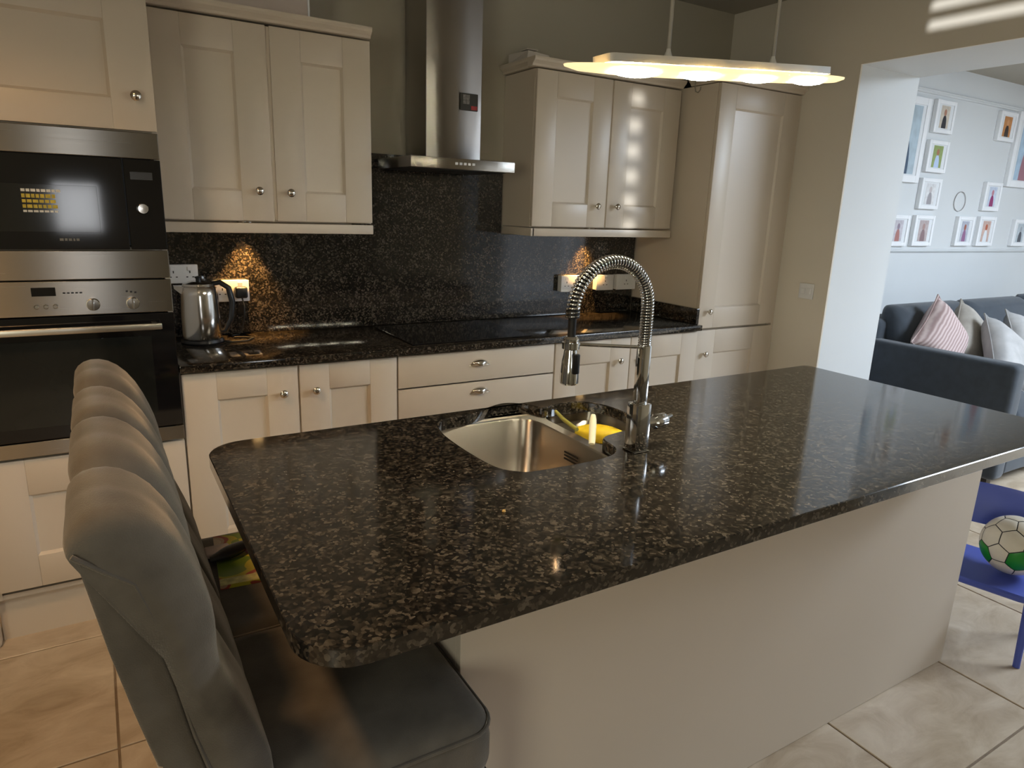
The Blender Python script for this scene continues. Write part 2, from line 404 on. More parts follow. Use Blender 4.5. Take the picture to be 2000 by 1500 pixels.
def open_box(bm, x0, y0, z0, x1, y1, z1, t=0.018):
    box(bm, x0, y0, z0, x0 + t, y1, z1); box(bm, x1 - t, y0, z0, x1, y1, z1)
    box(bm, x0 + t, y0, z0, x1 - t, y1, z0 + t); box(bm, x0 + t, y1 - 0.01, z0 + t, x1 - t, y1, z1); box(bm, x0 + t, y0 + 0.05, z1 - t, x1 - t, y1 - 0.02, z1)
    return bm

# tall oven housing on the left
TWY = 2.54
ov = thing('oven_housing', (-0.087, 2.8, 0), 'tall cream cupboard housing the microwave and built-in oven', 'cabinet')
b = NB(); box(b, -0.388, TWY + 0.02, 0.16, -0.37, WB - 0.003, 2.3); box(b, 0.194, TWY + 0.02, 0.16, 0.2095, WB - 0.003, 2.3)
box(b, -0.37, TWY + 0.02, 2.28, 0.194, WB - 0.003, 2.3); box(b, -0.37, WB - 0.02, 0.16, 0.194, WB - 0.003, 2.28)
for z in (0.16, 0.635, 1.29, 1.66): box(b, -0.37, TWY + 0.025, z, 0.194, WB - 0.02, z + 0.016)
obj('carcass', b, M['cream'], ov)
door(ov, -0.387, 0.2085, 1.662, 2.27, TWY, 0.118, 0.3, 0.09, (0.157, 1.762))
door(ov, -0.387, 0.2085, 0.195, 0.64, TWY, 0.13, 0.12, 0.11)
obj('plinth', bx(-0.388, TWY + 0.05, 0, 0.2095, TWY + 0.068, 0.16), M['cream'], ov)
struct('trim_3', bx(-0.44, TWY + 0.0, 0, -0.39, TWY + 0.05, 0.18, bev=0.012, seg=3), M['cream'])

# microwave
AY = 2.525
mw = thing('microwave', (-0.087, 2.75, 1.308), 'built-in steel and black glass microwave above the oven', 'microwave')
obj('body', bx(-0.36, 2.57, 1.31, 0.185, 2.98, 1.645), M['black'], mw)
obj('top_trim', bx(-0.383, AY, 1.578, 0.2075, 2.545, 1.656, bev=0.002), M['steel'], mw)
dr = obj('door', bx(-0.383, AY, 1.30, 0.100, 2.545, 1.576, bev=0.002), M['bglass'], mw)
obj('window_pane', bx(-0.33, AY - 0.0012, 1.352, 0.026, AY + 0.002, 1.49, bev=0.0005, seg=1), M['winglass'], dr)
cp = obj('control_panel', bx(0.104, AY, 1.30, 0.2075, 2.545, 1.576, bev=0.002), M['bglass'], mw)
obj('dial', lathe(NB(), [(0.017, 0.0), (0.017, -0.012), (0.0145, -0.018), (0.0, -0.0185)], (0.147, AY, 1.427), 20, 'y'), M['nickel'], cp, 40)
obj('display', bx(0.120, AY - 0.001, 1.515, 0.182, AY + 0.001, 1.538), plain('dim_display', (0.035, 0.037, 0.04), 0.2), cp)
lg = NB(); x = -0.085
for k, wd in enumerate((0.010, 0.007, 0.009, 0.005, 0.008)): box(lg, x, AY - 0.001, 1.326, x + wd, AY + 0.001, 1.3335); x += wd + 0.003
obj('badge', lg, plain('dim_badge', (0.12, 0.12, 0.11), 0.4), dr)
# printed sticker inside the window: yellow and white print, unreadable in the photograph
st = obj('sticker', bx(-0.170, AY - 0.0024, 1.398, -0.055, AY - 0.0012, 1.486), M['winglass'], dr)
st['label'] = 'yellow and white printed sticker'
b = NB(); c = NB()
for z, n, bm_, h in ((1.472, 8, c, 0.008), (1.456, 7, b, 0.011), (1.441, 6, b, 0.009), (1.426, 7, b, 0.010), (1.412, 7, c, 0.006)):
    x = -0.166
    for k in range(n):
        wd = random.uniform(0.008, 0.014); box(bm_, x, AY - 0.0032, z - h / 2, x + wd, AY - 0.0022, z + h / 2); x += wd + 0.0025
stc = b
# print is part of the sticker mesh: merge white print into a second material slot
for f in c.faces: f.material_index = 1
me_tmp = bpy.data.meshes.new('tmp'); c.to_mesh(me_tmp); c.free(); b.from_mesh(me_tmp); bpy.data.meshes.remove(me_tmp)
obj('sticker_print', b, [M['ytext'], M['pale']], dr)

# oven
on = thing('oven', (-0.087, 2.75, 0.655), 'built-in steel and black glass oven with long bar handle', 'oven')
obj('body', bx(-0.36, 2.57, 0.656, 0.185, 3.0, 1.285), M['black'], on)
obj('upper_trim', bx(-0.383, AY, 1.208, 0.2085, 2.545, 1.296, bev=0.002), M['steel'], on)
cpn = obj('control_panel', bx(-0.383, AY - 0.003, 1.098, 0.2085, 2.545, 1.204, bev=0.002), M['steel'], on)
obj('clock_display', bx(-0.175, AY - 0.0045, 1.160, -0.113, AY, 1.186), M['bglass'], cpn)
bt = NB()
for k in range(3): lathe(bt, [(0.007, 0), (0.007, -0.006), (0.005, -0.008), (0, -0.008)], (-0.166 + 0.024 * k, AY - 0.003, 1.128), 12, 'y')
obj('buttons', bt, M['nickel'], cpn, 40)
for xk in (-0.018, 0.092):
    kb = NB(); lathe(kb, [(0.019, 0), (0.019, -0.014), (0.017, -0.019), (0, -0.0195)], (xk, AY - 0.003, 1.131), 22, 'y'); box(kb, xk - 0.003, AY - 0.028, 1.114, xk + 0.003, AY - 0.02, 1.148, 0.001, 1)
    obj('dial', kb, M['nickel'], cpn, 40)
sm = NB()
for k in range(5): box(sm, -0.095 + k * 0.011, AY - 0.0038, 1.166, -0.088 + k * 0.011, AY - 0.002, 1.170)
for k in range(3): box(sm, 0.075 + k * 0.012, AY - 0.0038, 1.166 - 0.002 * k, 0.081 + k * 0.012, AY - 0.002, 1.171 - 0.002 * k)
obj('control_marks', sm, M['black'], cpn)['kind'] = 'stuff'
od = obj('door', bx(-0.383, AY, 0.703, 0.2085, 2.545, 1.094, bev=0.003), M['bglass'], on)
obj('window_pane', bx(-0.31, AY - 0.001, 0.745, 0.135, AY + 0.002, 1.02, bev=0.0005, seg=1), M['winglass'], od)
hb = NB(); box(hb, -0.345, AY - 0.047, 1.046, 0.168, AY - 0.033, 1.067, 0.004)
for xk in (-0.325, 0.148): box(hb, xk - 0.008, AY - 0.036, 1.050, xk + 0.008, AY + 0.001, 1.063, 0.002)
obj('handle', hb, plain('handle_steel', (0.66, 0.62, 0.55), 0.34, 1.0), od, 30)
obj('bottom_trim', bx(-0.383, AY, 0.652, 0.2085, 2.545, 0.700, bev=0.002), M['steel'], on)

# base cabinets
BY = 2.545
def base(name, x0, x1, label):
    c = thing(name, ((x0 + x1) / 2, 2.8, 0), label, 'cabinet', None)
    obj('carcass', open_box(NB(), x0, BY + 0.02, 0.15, x1, WB - 0.003, 0.879), M['cream'], c)
    obj('plinth', bx(x0, BY + 0.06, 0, x1, BY + 0.078, 0.148), M['cream'], c)
    return c
c1 = base('base_cabinet', 0.2115, 1.006, 'cream two-door base cupboard under the worktop with the kettle')
door(c1, 0.215, 0.610, 0.16, 0.873, BY, 0.112, 0.102, 0.108, (0.553, 0.772))
door(c1, 0.617, 1.004, 0.16, 0.873, BY, 0.112, 0.102, 0.108, (0.674, 0.772))
obj('center_strip', bx(0.604, BY + 0.012, 0.165, 0.623, BY + 0.0198, 0.872), M['cream'], c1)
c2 = base('drawer_cabinet', 1.008, 1.776, 'cream drawer unit with cup handles below the black hob')
slab(c2, 1.011, 1.773, 0.738, 0.873, BY, (1.385, 0.814))
slab(c2, 1.011, 1.773, 0.60, 0.731, BY, (1.388, 0.69))
slab(c2, 1.011, 1.773, 0.16, 0.594, BY, (1.388, 0.50))
c3 = base('base_cabinet', 1.778, 2.688, 'cream two-door base cupboard behind the tap, next to the tall larder')
door(c3, 1.782, 2.228, 0.16, 0.873, BY, 0.122, 0.113, 0.108, (2.160, 0.762))
door(c3, 2.234, 2.685, 0.16, 0.873, BY, 0.112, 0.113, 0.108, (2.30, 0.762))
# worktop along the wall
wt = tag(obj('wall_worktop', bx(0.2115, 2.52, 0.8815, 2.689, WB - 0.002, 0.91, bev=0.003), M['granite'], None, 30), 'dark granite worktop along the wall with hob and kettle on it', 'worktop')
obj('upstand', bx(2.668, 2.55, 0.9105, 2.688, WB - 0.023, 0.992, bev=0.0015), M['granite'], wt)
b = NB(); extr(b, [(0.2115, 0.911), (2.667, 0.911), (2.667, 1.337), (1.777, 1.337), (1.777, 1.684), (1.01, 1.684), (1.01, 1.337), (0.2115, 1.337)], 'y', WB - 0.021, WB - 0.001)
tag(obj('splashback', b, M['granite']), 'full-height dark granite splashback behind the hob', 'splashback')
# hob
hb = thing('hob', (1.37, 2.78, 0.911), 'flat black glass hob let into the worktop under the cooker hood', 'hob')
obj('glass_top', bx(1.08, 2.565, 0.9105, 1.66, 3.02, 0.916, bev=0.0015), M['bglass'], hb)

# wall cabinets
WY = 2.804
def cornice(bm, x0, x1, yf, z, left=False, right=False, yb=WB - 0.004):
    prof = [(0.0, 0.0), (-0.012, 0.002), (-0.016, 0.010), (-0.030, 0.022), (-0.034, 0.030), (-0.034, 0.038), (0.03, 0.038), (0.03, 0.0)]
    extr(bm, [(yf + u, z + v) for u, v in prof], 'x', x0 - (0.034 if left else 0), x1 + (0.034 if right else 0))
    if left: extr(bm, [(x0 + u, z + v) for u, v in prof], 'y', yf + 0.03, yb)
    if right: extr(bm, [(x1 - u, z + v) for u, v in prof], 'y', yf + 0.03, yb)
    return bm
def wall_unit(name, x0, x1, label, left, right):
    c = thing(name, ((x0 + x1) / 2, 2.95, 1.345), label, 'cabinet')
    obj('carcass', open_box(NB(), x0, WY + 0.02, 1.385, x1, WB - 0.004, 2.082), M['cream'], c)
    obj('cornice', cornice(NB(), x0, x1, WY + 0.004, 2.086, left, right), M['cream'], c)
    b = NB(); box(b, x0, WY - 0.008, 1.343, x1, WY + 0.012, 1.380, 0.003)
    if left: box(b, x0 - 0.008, WY - 0.008, 1.343, x0 + 0.012, WB - 0.026, 1.380, 0.003)
    if right: box(b, x1 - 0.012, WY - 0.008, 1.343, x1 + 0.008, WB - 0.026, 1.380, 0.003)
    obj('pelmet', b, M['cream'], c, 30)
    return c
u1 = wall_unit('wall_cabinet', 0.2115, 1.005, 'cream two-door wall cupboard left of the cooker hood', False, False)
door(u1, 0.214, 0.610, 1.389, 2.078, WY, 0.113, 0.102, 0.108, (0.558, 1.499))
door(u1, 0.624, 1.004, 1.389, 2.078, WY, 0.110, 0.108, 0.108, (0.674, 1.496))
obj('center_strip', bx(0.604, WY + 0.008, 1.392, 0.630, WY + 0.0198, 2.076), M['cream'], u1)
u2 = wall_unit('wall_cabinet', 1.786, 2.668, 'cream two-door wall cupboard right of the cooker hood', True, False)
door(u2, 1.787, 2.220, 1.389, 2.080, WY, 0.112, 0.108, 0.108, (2.160, 1.492))
door(u2, 2.228, 2.666, 1.389, 2.080, WY, 0.112, 0.108, 0.108, (2.283, 1.493))
obj('center_strip', bx(2.214, WY + 0.008, 1.392, 2.234, WY + 0.0198, 2.076), M['cream'], u2)
# tall larder
TY = 2.56
tu = thing('larder_cabinet', (2.98, 2.83, 0), 'tall cream larder cupboard at the end of the run by the opening', 'cabinet')
b = NB(); box(b, 2.690, TY + 0.02, 0.15, 2.708, WB - 0.003, 2.094); box(b, 3.262, TY + 0.02, 0.15, 3.28, WB - 0.003, 2.094)
box(b, 2.708, TY + 0.02, 2.076, 3.262, WB - 0.003, 2.094); box(b, 2.708, TY + 0.02, 0.15, 3.262, WB - 0.003, 0.168); box(b, 2.708, WB - 0.012, 0.168, 3.262, WB - 0.003, 2.076); box(b, 2.708, TY + 0.025, 0.862, 3.262, WB - 0.013, 0.88)
obj('carcass', b, M['cream'], tu)
door(tu, 2.693, 3.278, 0.884, 2.094, TY, 0.112, 0.108, 0.108, (2.757, 0.974))
door(tu, 2.693, 3.278, 0.16, 0.872, TY, 0.14, 0.125, 0.108, (2.757, 0.745))
obj('cornice', cornice(NB(), 2.708, 3.298, TY + 0.004, 2.098, False, False), M['cream'], tu)
b = NB(); prof = [(0.0, 0.0), (-0.012, 0.002), (-0.016, 0.010), (-0.030, 0.022), (-0.034, 0.030), (-0.034, 0.038), (0.03, 0.038), (0.03, 0.0)]
extr(b, [(2.708 + u, 2.098 + v) for u, v in prof], 'y', TY - 0.03, WY - 0.032)
obj('side_cornice', b, M['cream'], tu)
obj('filler', bx(3.281, TY + 0.004, 0, 3.2985, TY + 0.02, 2.094), M['cream'], tu)
obj('plinth', bx(2.69, TY + 0.06, 0, 3.28, TY + 0.078, 0.148), M['cream'], tu)

# cooker hood
hd = thing('cooker_hood', (1.38, 2.95, 1.618), 'stainless steel chimney cooker hood above the hob', 'cooker hood')
obj('chimney', bx(1.262, 2.846, 1.6625, 1.527, WB - 0.0225, CZ - 0.003, bev=0.004), M['vsteel'], hd, 30)
b = NB(); box(b, 1.132, 2.70, 1.618, 1.622, WB - 0.0225, 1.662, 0.003)
cn = obj('canopy', b, M['steel'], hd, 30)
bt = NB()
for k in range(5): box(bt, 1.33 + k * 0.020, 2.697, 1.636, 1.343 + k * 0.020, 2.702, 1.646, 0.001, 1)
obj('buttons', bt, M['white'], cn)
b = NB()
for k in range(2): box(b, 1.15 + 0.23 * k, 2.74, 1.6155, 1.37 + 0.23 * k, 3.05, 1.6195, 0.001, 1)
obj('grease_filter', b, plain('dark_filter', (0.05, 0.05, 0.05), 0.4, 0.8), hd)
mg = tag(obj('fridge_magnet', bx(1.420, 2.836, 1.872, 1.505, 2.8455, 1.942, bev=0.003), M['dark']), 'small dark and red magnet stuck on the hood chimney', 'magnet')
obj('red_corner', bx(1.470, 2.834, 1.876, 1.500, 2.837, 1.892), M['red'], mg)
obj('pale_picture', bx(1.430, 2.834, 1.898, 1.462, 2.837, 1.936), plain('grey_print', (0.16, 0.15, 0.14), 0.5, 0, 0.5, 120), mg)

# under-cabinet lights
for x, lab in ((0.54, 'small warm spot lamp under the left wall cupboard'), (2.296, 'small warm spot lamp under the right wall cupboard')):
    u = thing('under_cabinet_light', (x, 3.0, 1.376), lab, 'lamp', 'spot lamps under the wall cupboards')
    obj('housing', lathe(NB(), [(0.032, 1.3845), (0.032, 1.374), (0.024, 1.372)], (x, 3.02, 0), 20), M['nickel'], u, 40)
    obj('lens', lathe(NB(), [(0.0, 1.3718), (0.022, 1.3718), (0.022, 1.3705), (0.0, 1.3705)], (x, 3.02, 0), 20), M['lens'], u)
    s = spot('spot_glow', (x, 3.02, 1.366), (x, 3.05, 0.9), 45.0, (1.0, 0.52, 0.15), 62, 0.7, 0.010)

# ------------------------------------------------------------------ sockets, switch
SY = WB - 0.0215
def socket(x0, x1, z0, z1, label, sw=2):
    s = thing('wall_socket', ((x0 + x1) / 2, SY, z0), label, 'socket', None)
    obj('back_box', bx(x0 + 0.002, SY - 0.03, z0 + 0.002, x1 - 0.002, SY, z1 - 0.002, bev=0.002), M['white'], s)
    obj('faceplate', bx(x0, SY - 0.038, z0, x1, SY - 0.03, z1, bev=0.003), M['white'], s, 30)
    wdt = (x1 - x0) / sw
    for k in range(sw):
        cx = x0 + wdt * (k + 0.5)
        b = NB(); zc = z0 + (z1 - z0) * 0.45
        for dx, dz, ww, hh in ((0, 0.012, 0.004, 0.010), (-0.011, -0.008, 0.007, 0.004), (0.011, -0.008, 0.007, 0.004)): box(b, cx + dx - ww / 2, SY - 0.0388, zc + dz - hh / 2, cx + dx + ww / 2, SY - 0.0378, zc + dz + hh / 2)
        obj('pin_holes', b, M['black'], s)
        obj('rocker', bx(cx - 0.009, SY - 0.041, z1 - 0.024, cx + 0.009, SY - 0.037, z1 - 0.008, bev=0.001, seg=1), M['white'], s)
    return s
socket(0.232, 0.352, 1.132, 1.206, 'white double socket on the splashback above the kettle, nearest the oven')
socket(0.404, 0.544, 1.052, 1.140, 'white double socket beside the kettle with black plug')
socket(2.139, 2.285, 1.038, 1.126, 'white double socket behind the curved tap hose, left of its row')
socket(2.378, 2.498, 1.040, 1.126, 'white socket framed by the tap arch, middle of its row', 1)
socket(2.520, 2.660, 1.040, 1.126, 'white socket on the splashback nearest the larder side', 1)
pl = thing('power_plug', (0.508, SY - 0.06, 1.08), 'black plug pushed into the socket beside the kettle', 'plug')
obj('plug_body', bx(0.484, SY - 0.075, 1.068, 0.532, SY - 0.0395, 1.115, bev=0.008, seg=3), M['black'], pl, 40)
obj('cable', tube(NB(), [(0.508, SY - 0.07, 1.072), (0.512, SY - 0.085, 1.04), (0.51, SY - 0.08, 0.99), (0.50, SY - 0.07, 0.94), (0.49, SY - 0.06, 0.918), (0.46, SY - 0.07, 0.915)], 0.0035, 8), M['rubber'], pl, 60)
sw = thing('light_switch', (RX, 2.37, 1.08), 'white double light switch on the wall beside the opening', 'switch')
obj('faceplate', bx(RX - 0.009, 2.330, 1.046, RX - 0.0005, 2.418, 1.128, bev=0.003), M['white'], sw, 30)
for k in range(2): obj('rocker', bx(RX - 0.013, 2.345 + 0.034 * k, 1.072, RX - 0.008, 2.369 + 0.034 * k, 1.102, bev=0.002), M['white'], sw)

# ------------------------------------------------------------------ kettle
KX, KY = 0.338, 2.93
kt = thing('kettle', (KX, KY, 0.911), 'shiny stainless steel kettle with black handle on the wall worktop', 'kettle')
obj('power_base', lathe(NB(), [(0.078, 0.9105), (0.080, 0.916), (0.076, 0.926), (0.0, 0.926)], (KX, KY, 0), 32), M['black'], kt, 40)
obj('body', lathe(NB(), [(0.070, 0.927), (0.073, 0.935), (0.072, 1.02), (0.068, 1.10), (0.064, 1.128), (0.058, 1.134)], (KX, KY, 0), 40), M['kettle'], kt, 40)
ld = obj('lid', lathe(NB(), [(0.060, 1.1345), (0.057, 1.143), (0.035, 1.151), (0.0, 1.153)], (KX, KY, 0), 32), M['kettle'], kt, 40)
obj('lid_knob', lathe(NB(), [(0.010, 1.150), (0.009, 1.160), (0.014, 1.168), (0.0, 1.172)], (KX, KY, 0), 16), M['black'], ld, 40)
b = NB(); tube(b, [(KX + 0.045, KY - 0.01, 1.140), (KX + 0.075, KY - 0.015, 1.147), (KX + 0.105, KY - 0.02, 1.125), (KX + 0.116, KY - 0.022, 1.07), (KX + 0.108, KY - 0.02, 1.0), (KX + 0.085, KY - 0.016, 0.955), (KX + 0.066, KY - 0.01, 0.950)], [0.012, 0.013, 0.014, 0.0145, 0.0135, 0.012, 0.011], 12, True, 0.8)
obj('handle', b, M['black'], kt, 60)
b = NB(); loft(b, [[(KX - 0.05, KY + 0.022, 1.09), (KX - 0.05, KY - 0.022, 1.09), (KX - 0.055, KY - 0.024, 1.134), (KX - 0.055, KY + 0.024, 1.134)], [(KX - 0.088, KY + 0.004, 1.124), (KX - 0.088, KY - 0.004, 1.124), (KX - 0.09, KY - 0.012, 1.136), (KX - 0.09, KY + 0.012, 1.136)]])
obj('spout', b, M['kettle'], kt, 40)
tag(obj('kettle_cable', tube(NB(), [(KX + 0.07, KY - 0.03, 0.9155), (0.44, KY - 0.055, 0.9142), (0.50, KY - 0.045, 0.9142), (0.53, KY + 0.0, 0.9142), (0.50, KY + 0.03, 0.9142), (0.462, KY + 0.04, 0.9142)], 0.0035, 8), M['rubber'], None, 60), 'black cable curling on the worktop beside the kettle', 'cable')

# ------------------------------------------------------------------ things on top of the cupboards
bxs = thing('storage_box', (0.57, 2.92, 2.125), 'pale pinkish box on top of the left wall cupboard', 'box')
obj('body', bx(0.36, 2.84, 2.1245, 0.778, 3.05, 2.25, bev=0.004), plain('pink_card', (0.52, 0.44, 0.40), 0.7), bxs)
obj('end_panel', bx(0.7785, 2.842, 2.126, 0.786, 3.048, 2.25, bev=0.002), M['frame'], bxs)
wb_ = thing('storage_box', (1.84, 2.95, 2.125), 'small crumpled pale box on the corner of the right wall cupboard', 'box')
b = NB(); loft(b, [[(1.762, 2.86, 2.1245), (1.880, 2.84, 2.1245), (1.905, 3.02, 2.1245), (1.765, 3.03, 2.1245)], [(1.770, 2.865, 2.160), (1.868, 2.845, 2.148), (1.90, 3.02, 2.155), (1.765, 3.03, 2.166)]])
obj('body', b, M['card'], wb_)
obj('flap', bx(1.772, 2.875, 2.167, 1.83, 2.93, 2.170), M['card'], wb_)
dk = thing('serving_tray', (2.95, 2.85, 2.137), 'dark tray lying on top of the tall larder', 'tray')
obj('tray_base', bx(2.74, 2.64, 2.1365, 3.22, 3.05, 2.142, bev=0.002), M['dark'], dk)
b = NB(); box(b, 2.74, 2.64, 2.1425, 3.22, 2.65, 2.19, 0.003); box(b, 2.74, 3.04, 2.1425, 3.22, 3.05, 2.19, 0.003); box(b, 2.74, 2.651, 2.1425, 2.75, 3.039, 2.19, 0.003); box(b, 3.21, 2.651, 2.1425, 3.22, 3.039, 2.19, 0.003)
obj('tray_rim', b, M['dark'], dk)
hk = NB(); tube(hk, [(2.676, 2.72, 2.138), (2.672, 2.72, 2.130), (2.671, 2.72, 2.09), (2.671, 2.712, 2.066), (2.671, 2.695, 2.060), (2.671, 2.682, 2.07), (2.671, 2.680, 2.085)], 0.0025, 8)
box(hk, 2.671, 2.71, 2.1366, 2.70, 2.73, 2.139)
tag(obj('hook', hk, M['clear'], None, 60), 'small clear hook hanging over the larder cornice', 'hook')

# ------------------------------------------------------------------ island
IX0, IX1, IY0, IY1, IZ, IT = 0.1755, 2.366, 0.7585, 1.6582, 0.91, 0.029
PX0, PX1, PY = 0.509, 2.385, 0.984
isl = thing('kitchen_island', (1.44, 1.3, 0), 'cream panelled kitchen island carrying the granite top', 'kitchen island')
obj('front_panel', bx(PX0, PY, 0.001, PX1, PY + 0.02, IZ - IT - 0.001, bev=0.0015), M['panel'], isl)
obj('end_panel', bx(PX1 - 0.02, PY + 0.0205, 0.001, PX1, 1.64, IZ - IT - 0.001), M['panel'], isl)
obj('end_panel', bx(PX0, PY + 0.0205, 0.001, PX0 + 0.02, 1.64, IZ - IT - 0.001), M['panel'], isl)
obj('back_panel', bx(PX0 + 0.0205, 1.628, 0.1, PX1 - 0.0205, 1.64, IZ - IT - 0.001), M['cream'], isl)
HOLE = catmull([(0.80, 1.182), (0.97, 1.180), (1.042, 1.215), (1.066, 1.295), (1.13, 1.318), (1.225, 1.335), (1.264, 1.41), (1.262, 1.53), (1.215, 1.597), (1.13, 1.602), (1.078, 1.585), (1.052, 1.635), (0.99, 1.674), (0.86, 1.62), (0.76, 1.60), (0.722, 1.53), (0.712, 1.40), (0.722, 1.25), (0.755, 1.197)], 5)
def hole_scaled(d):
    n = len(HOLE); out = []
    for i in range(n):
        p = Vector(HOLE[i]); t = (Vector(HOLE[(i + 1) % n]) - Vector(HOLE[i - 1])).normalized()
        out.append((p.x + t.y * d, p.y - t.x * d))
    return out
b = NB(); rad = [0.03, 0.085, 0.085, 0.03]
ro = lambda i: rrect(IX0, IY0, IX1, IY1, rad, 8, i)
def inset_rr(i): return rrect(IX0 + 0, IY0, IX1, IY1, rad, 8, i)
tr = fill_loops(b, [inset_rr(0.0018), hole_scaled(0.003)], IZ)
br = fill_loops(b, [inset_rr(0.0018), hole_scaled(0.0)], IZ - IT)
m1 = [b.verts.new((x, y, IZ - 0.0018)) for x, y in inset_rr(0.0)]; m2 = [b.verts.new((x, y, IZ - IT + 0.0018)) for x, y in inset_rr(0.0)]
bridge(b, tr[0], m1); bridge(b, m1, m2); bridge(b, m2, br[0])
h1 = [b.verts.new((x, y, IZ - 0.003)) for x, y in hole_scaled(0.0)]
bridge(b, tr[1], h1); bridge(b, h1, br[1])
itop = tag(obj('island_worktop', b, M['granite'], None, 30), 'large dark speckled granite top of the island with sink cut-out', 'worktop')
# crumb on the stone
tag(obj('crumb', lathe(NB(), [(0.0, 0.9101), (0.004, 0.911), (0.003, 0.914), (0.0, 0.915)], (0.62, 1.03, 0), 7), plain('crumb_gold', (0.6, 0.38, 0.12), 0.7)), 'tiny golden crumb lying on the granite island top', 'crumb')

# sink
sk = thing('sink', (0.98, 1.42, 0.70), 'undermounted steel one-and-a-half bowl sink in the island', 'sink')
SZ = IZ - IT - 0.0015
def bowl(x0, y0, x1, y1, depth, r):
    b = NB(); lps = []
    for ins, dz in ((0.0, 0.0), (0.003, -0.006), (0.008, -depth * 0.6), (0.016, -depth + 0.03), (0.028, -depth + 0.01), (0.05, -depth)):
        lps.append([(x, y, SZ + dz) for x, y in rrect(x0 + ins, y0 + ins, x1 - ins, y1 - ins, max(r - ins * 0.4, 0.02), 6)])
    loft(b, lps, cap0=False, cap1=True)
    return b
b = NB()
A1 = (0.698, 1.168, 1.048, 1.618); A2 = (1.078, 1.296, 1.274, 1.616)
fill_loops(b, [rrect(0.68, 1.14, 1.30, 1.626, 0.03, 4), rrect(*A1, 0.075, 6), rrect(*A2, 0.06, 6)], SZ)
obj('flange', b, M['bowl'], sk)
mb = obj('main_bowl', bowl(*A1, 0.185, 0.075), M['bowl'], sk, 40)
obj('waste', lathe(NB(), [(0.0, SZ - 0.184), (0.042, SZ - 0.184), (0.045, SZ - 0.181), (0.035, SZ - 0.182), (0.0, SZ - 0.1825)], (0.874, 1.38, 0), 24, cap=False), M['chrome'], mb, 40)
ofl = NB()
for k in range(3): box(ofl, 1.0385, 1.36, SZ - 0.045 - 0.009 * k, 1.0405, 1.42, SZ - 0.041 - 0.009 * k)
obj('overflow_slots', ofl, M['black'], mb)
obj('small_bowl', bowl(*A2, 0.060, 0.06), M['bowl'], sk, 40)
# things in the small bowl
yb = thing('washing_up_sponge', (1.20, 1.44, SZ - 0.059), 'bright yellow sponge pad in the small sink bowl behind the tap', 'sponge')
b = NB(); lps = []
for t in range(9):
    a = t / 8; s = math.sin(PI * min(max(a, 0.03), 0.97)) ** 0.45; x = 1.150 + 0.095 * a; y = 1.525 - 0.11 * a; z = SZ - 0.030 + 0.004 * a
    lps.append([(x + 0.032 * s * math.cos(k * PI / 6) * 0.8, y + 0.032 * s * math.cos(k * PI / 6), z + 0.026 * s * math.sin(k * PI / 6) + 0.005 * math.cos(k * PI / 3) * s) for k in range(12)])
loft(b, lps); sp_o = obj('pad', b, M['yellow'], yb, 60)
bh = thing('dish_brush', (1.10, 1.36, SZ), 'ivory-handled dish brush leaning on the sink divider', 'brush')
b = NB(); q = [Vector((1.060, 1.330, SZ + 0.004)), Vector((1.118, 1.405, SZ + 0.055))]
tube(b, [q[0].lerp(q[1], k / 6) for k in range(7)], [0.008, 0.009, 0.009, 0.0095, 0.0095, 0.009, 0.006], 10, True, 0.55)
obj('handle', b, M['ivory'], bh, 60)
obj('hanging_hole', lathe(NB(), [(0.0022, -0.0062), (0.0022, 0.0062)], (1.108, 1.392, SZ + 0.046), 10, 'y'), M['black'], bh)
b = NB(); tube(b, [(1.092, 1.44, SZ + 0.006), (1.104, 1.52, SZ + 0.010), (1.118, 1.582, SZ + 0.016)], [0.006, 0.006, 0.005], 8)
tag(obj('scourer_stick', b, M['ygreen'], None, 60), 'thin olive stick lying across the small sink bowl', 'stick')

# tap
TPX, TPY = 1.083, 1.188
tp = thing('kitchen_tap', (TPX, TPY, 0.91), 'tall chrome spring-neck mixer tap standing by the island sink', 'tap')
b = NB(); box(b, TPX - 0.023, TPY - 0.023, 0.9105, TPX + 0.023, TPY + 0.023, 0.914, 0.001, 1); box(b, TPX - 0.021, TPY - 0.021, 0.914, TPX + 0.021, TPY + 0.021, 1.030, 0.003)
obj('body', b, M['chrome'], tp, 30)
obj('column', bx(TPX - 0.0125, TPY - 0.0125, 1.030, TPX + 0.0125, TPY + 0.0125, 1.170, bev=0.002), M['chrome'], tp, 30)
def arch(t):                       # 0..1 along right leg, arch, left leg
    r = 0.106; L1, L2, L3 = 0.088, PI * r, 0.012; s = t * (L1 + L2 + L3)
    if s < L1: return Vector((TPX - 0.0, TPY, 1.170 + s)), Vector((0, 0, 1))
    s -= L1
    if s < L2: a = s / r; return Vector((TPX - r + r * math.cos(a), TPY, 1.258 + r * math.sin(a))), Vector((-math.sin(a), 0, math.cos(a)))
    s -= L2; return Vector((TPX - 2 * r, TPY, 1.258 - s)), Vector((0, 0, -1))
b = NB(); tube(b, [arch(k / 60)[0] for k in range(61)], 0.0085, 10); hose = obj('hose', b, M['rubber'], tp, 60)
b = NB(); pts = []; turns = 58; spt = 12
for k in range(turns * spt + 1):
    t = k / (turns * spt); tt = t ** 1.12
    p, d = arch(tt); u = Vector((0, 1, 0)); v = d.cross(u); a = 2 * PI * k / spt
    pts.append(p + (u * math.cos(a) + v * math.sin(a)) * 0.0138)
tube(b, pts, 0.0023, 6); obj('spring', b, M['chrome'], tp, 60)
lx = TPX - 0.212
obj('hose_end', lathe(NB(), [(0.0155, 1.262), (0.0155, 1.246), (0.009, 1.244), (0.009, 1.20)], (lx, TPY, 0), 16), M['rubber'], tp, 40)
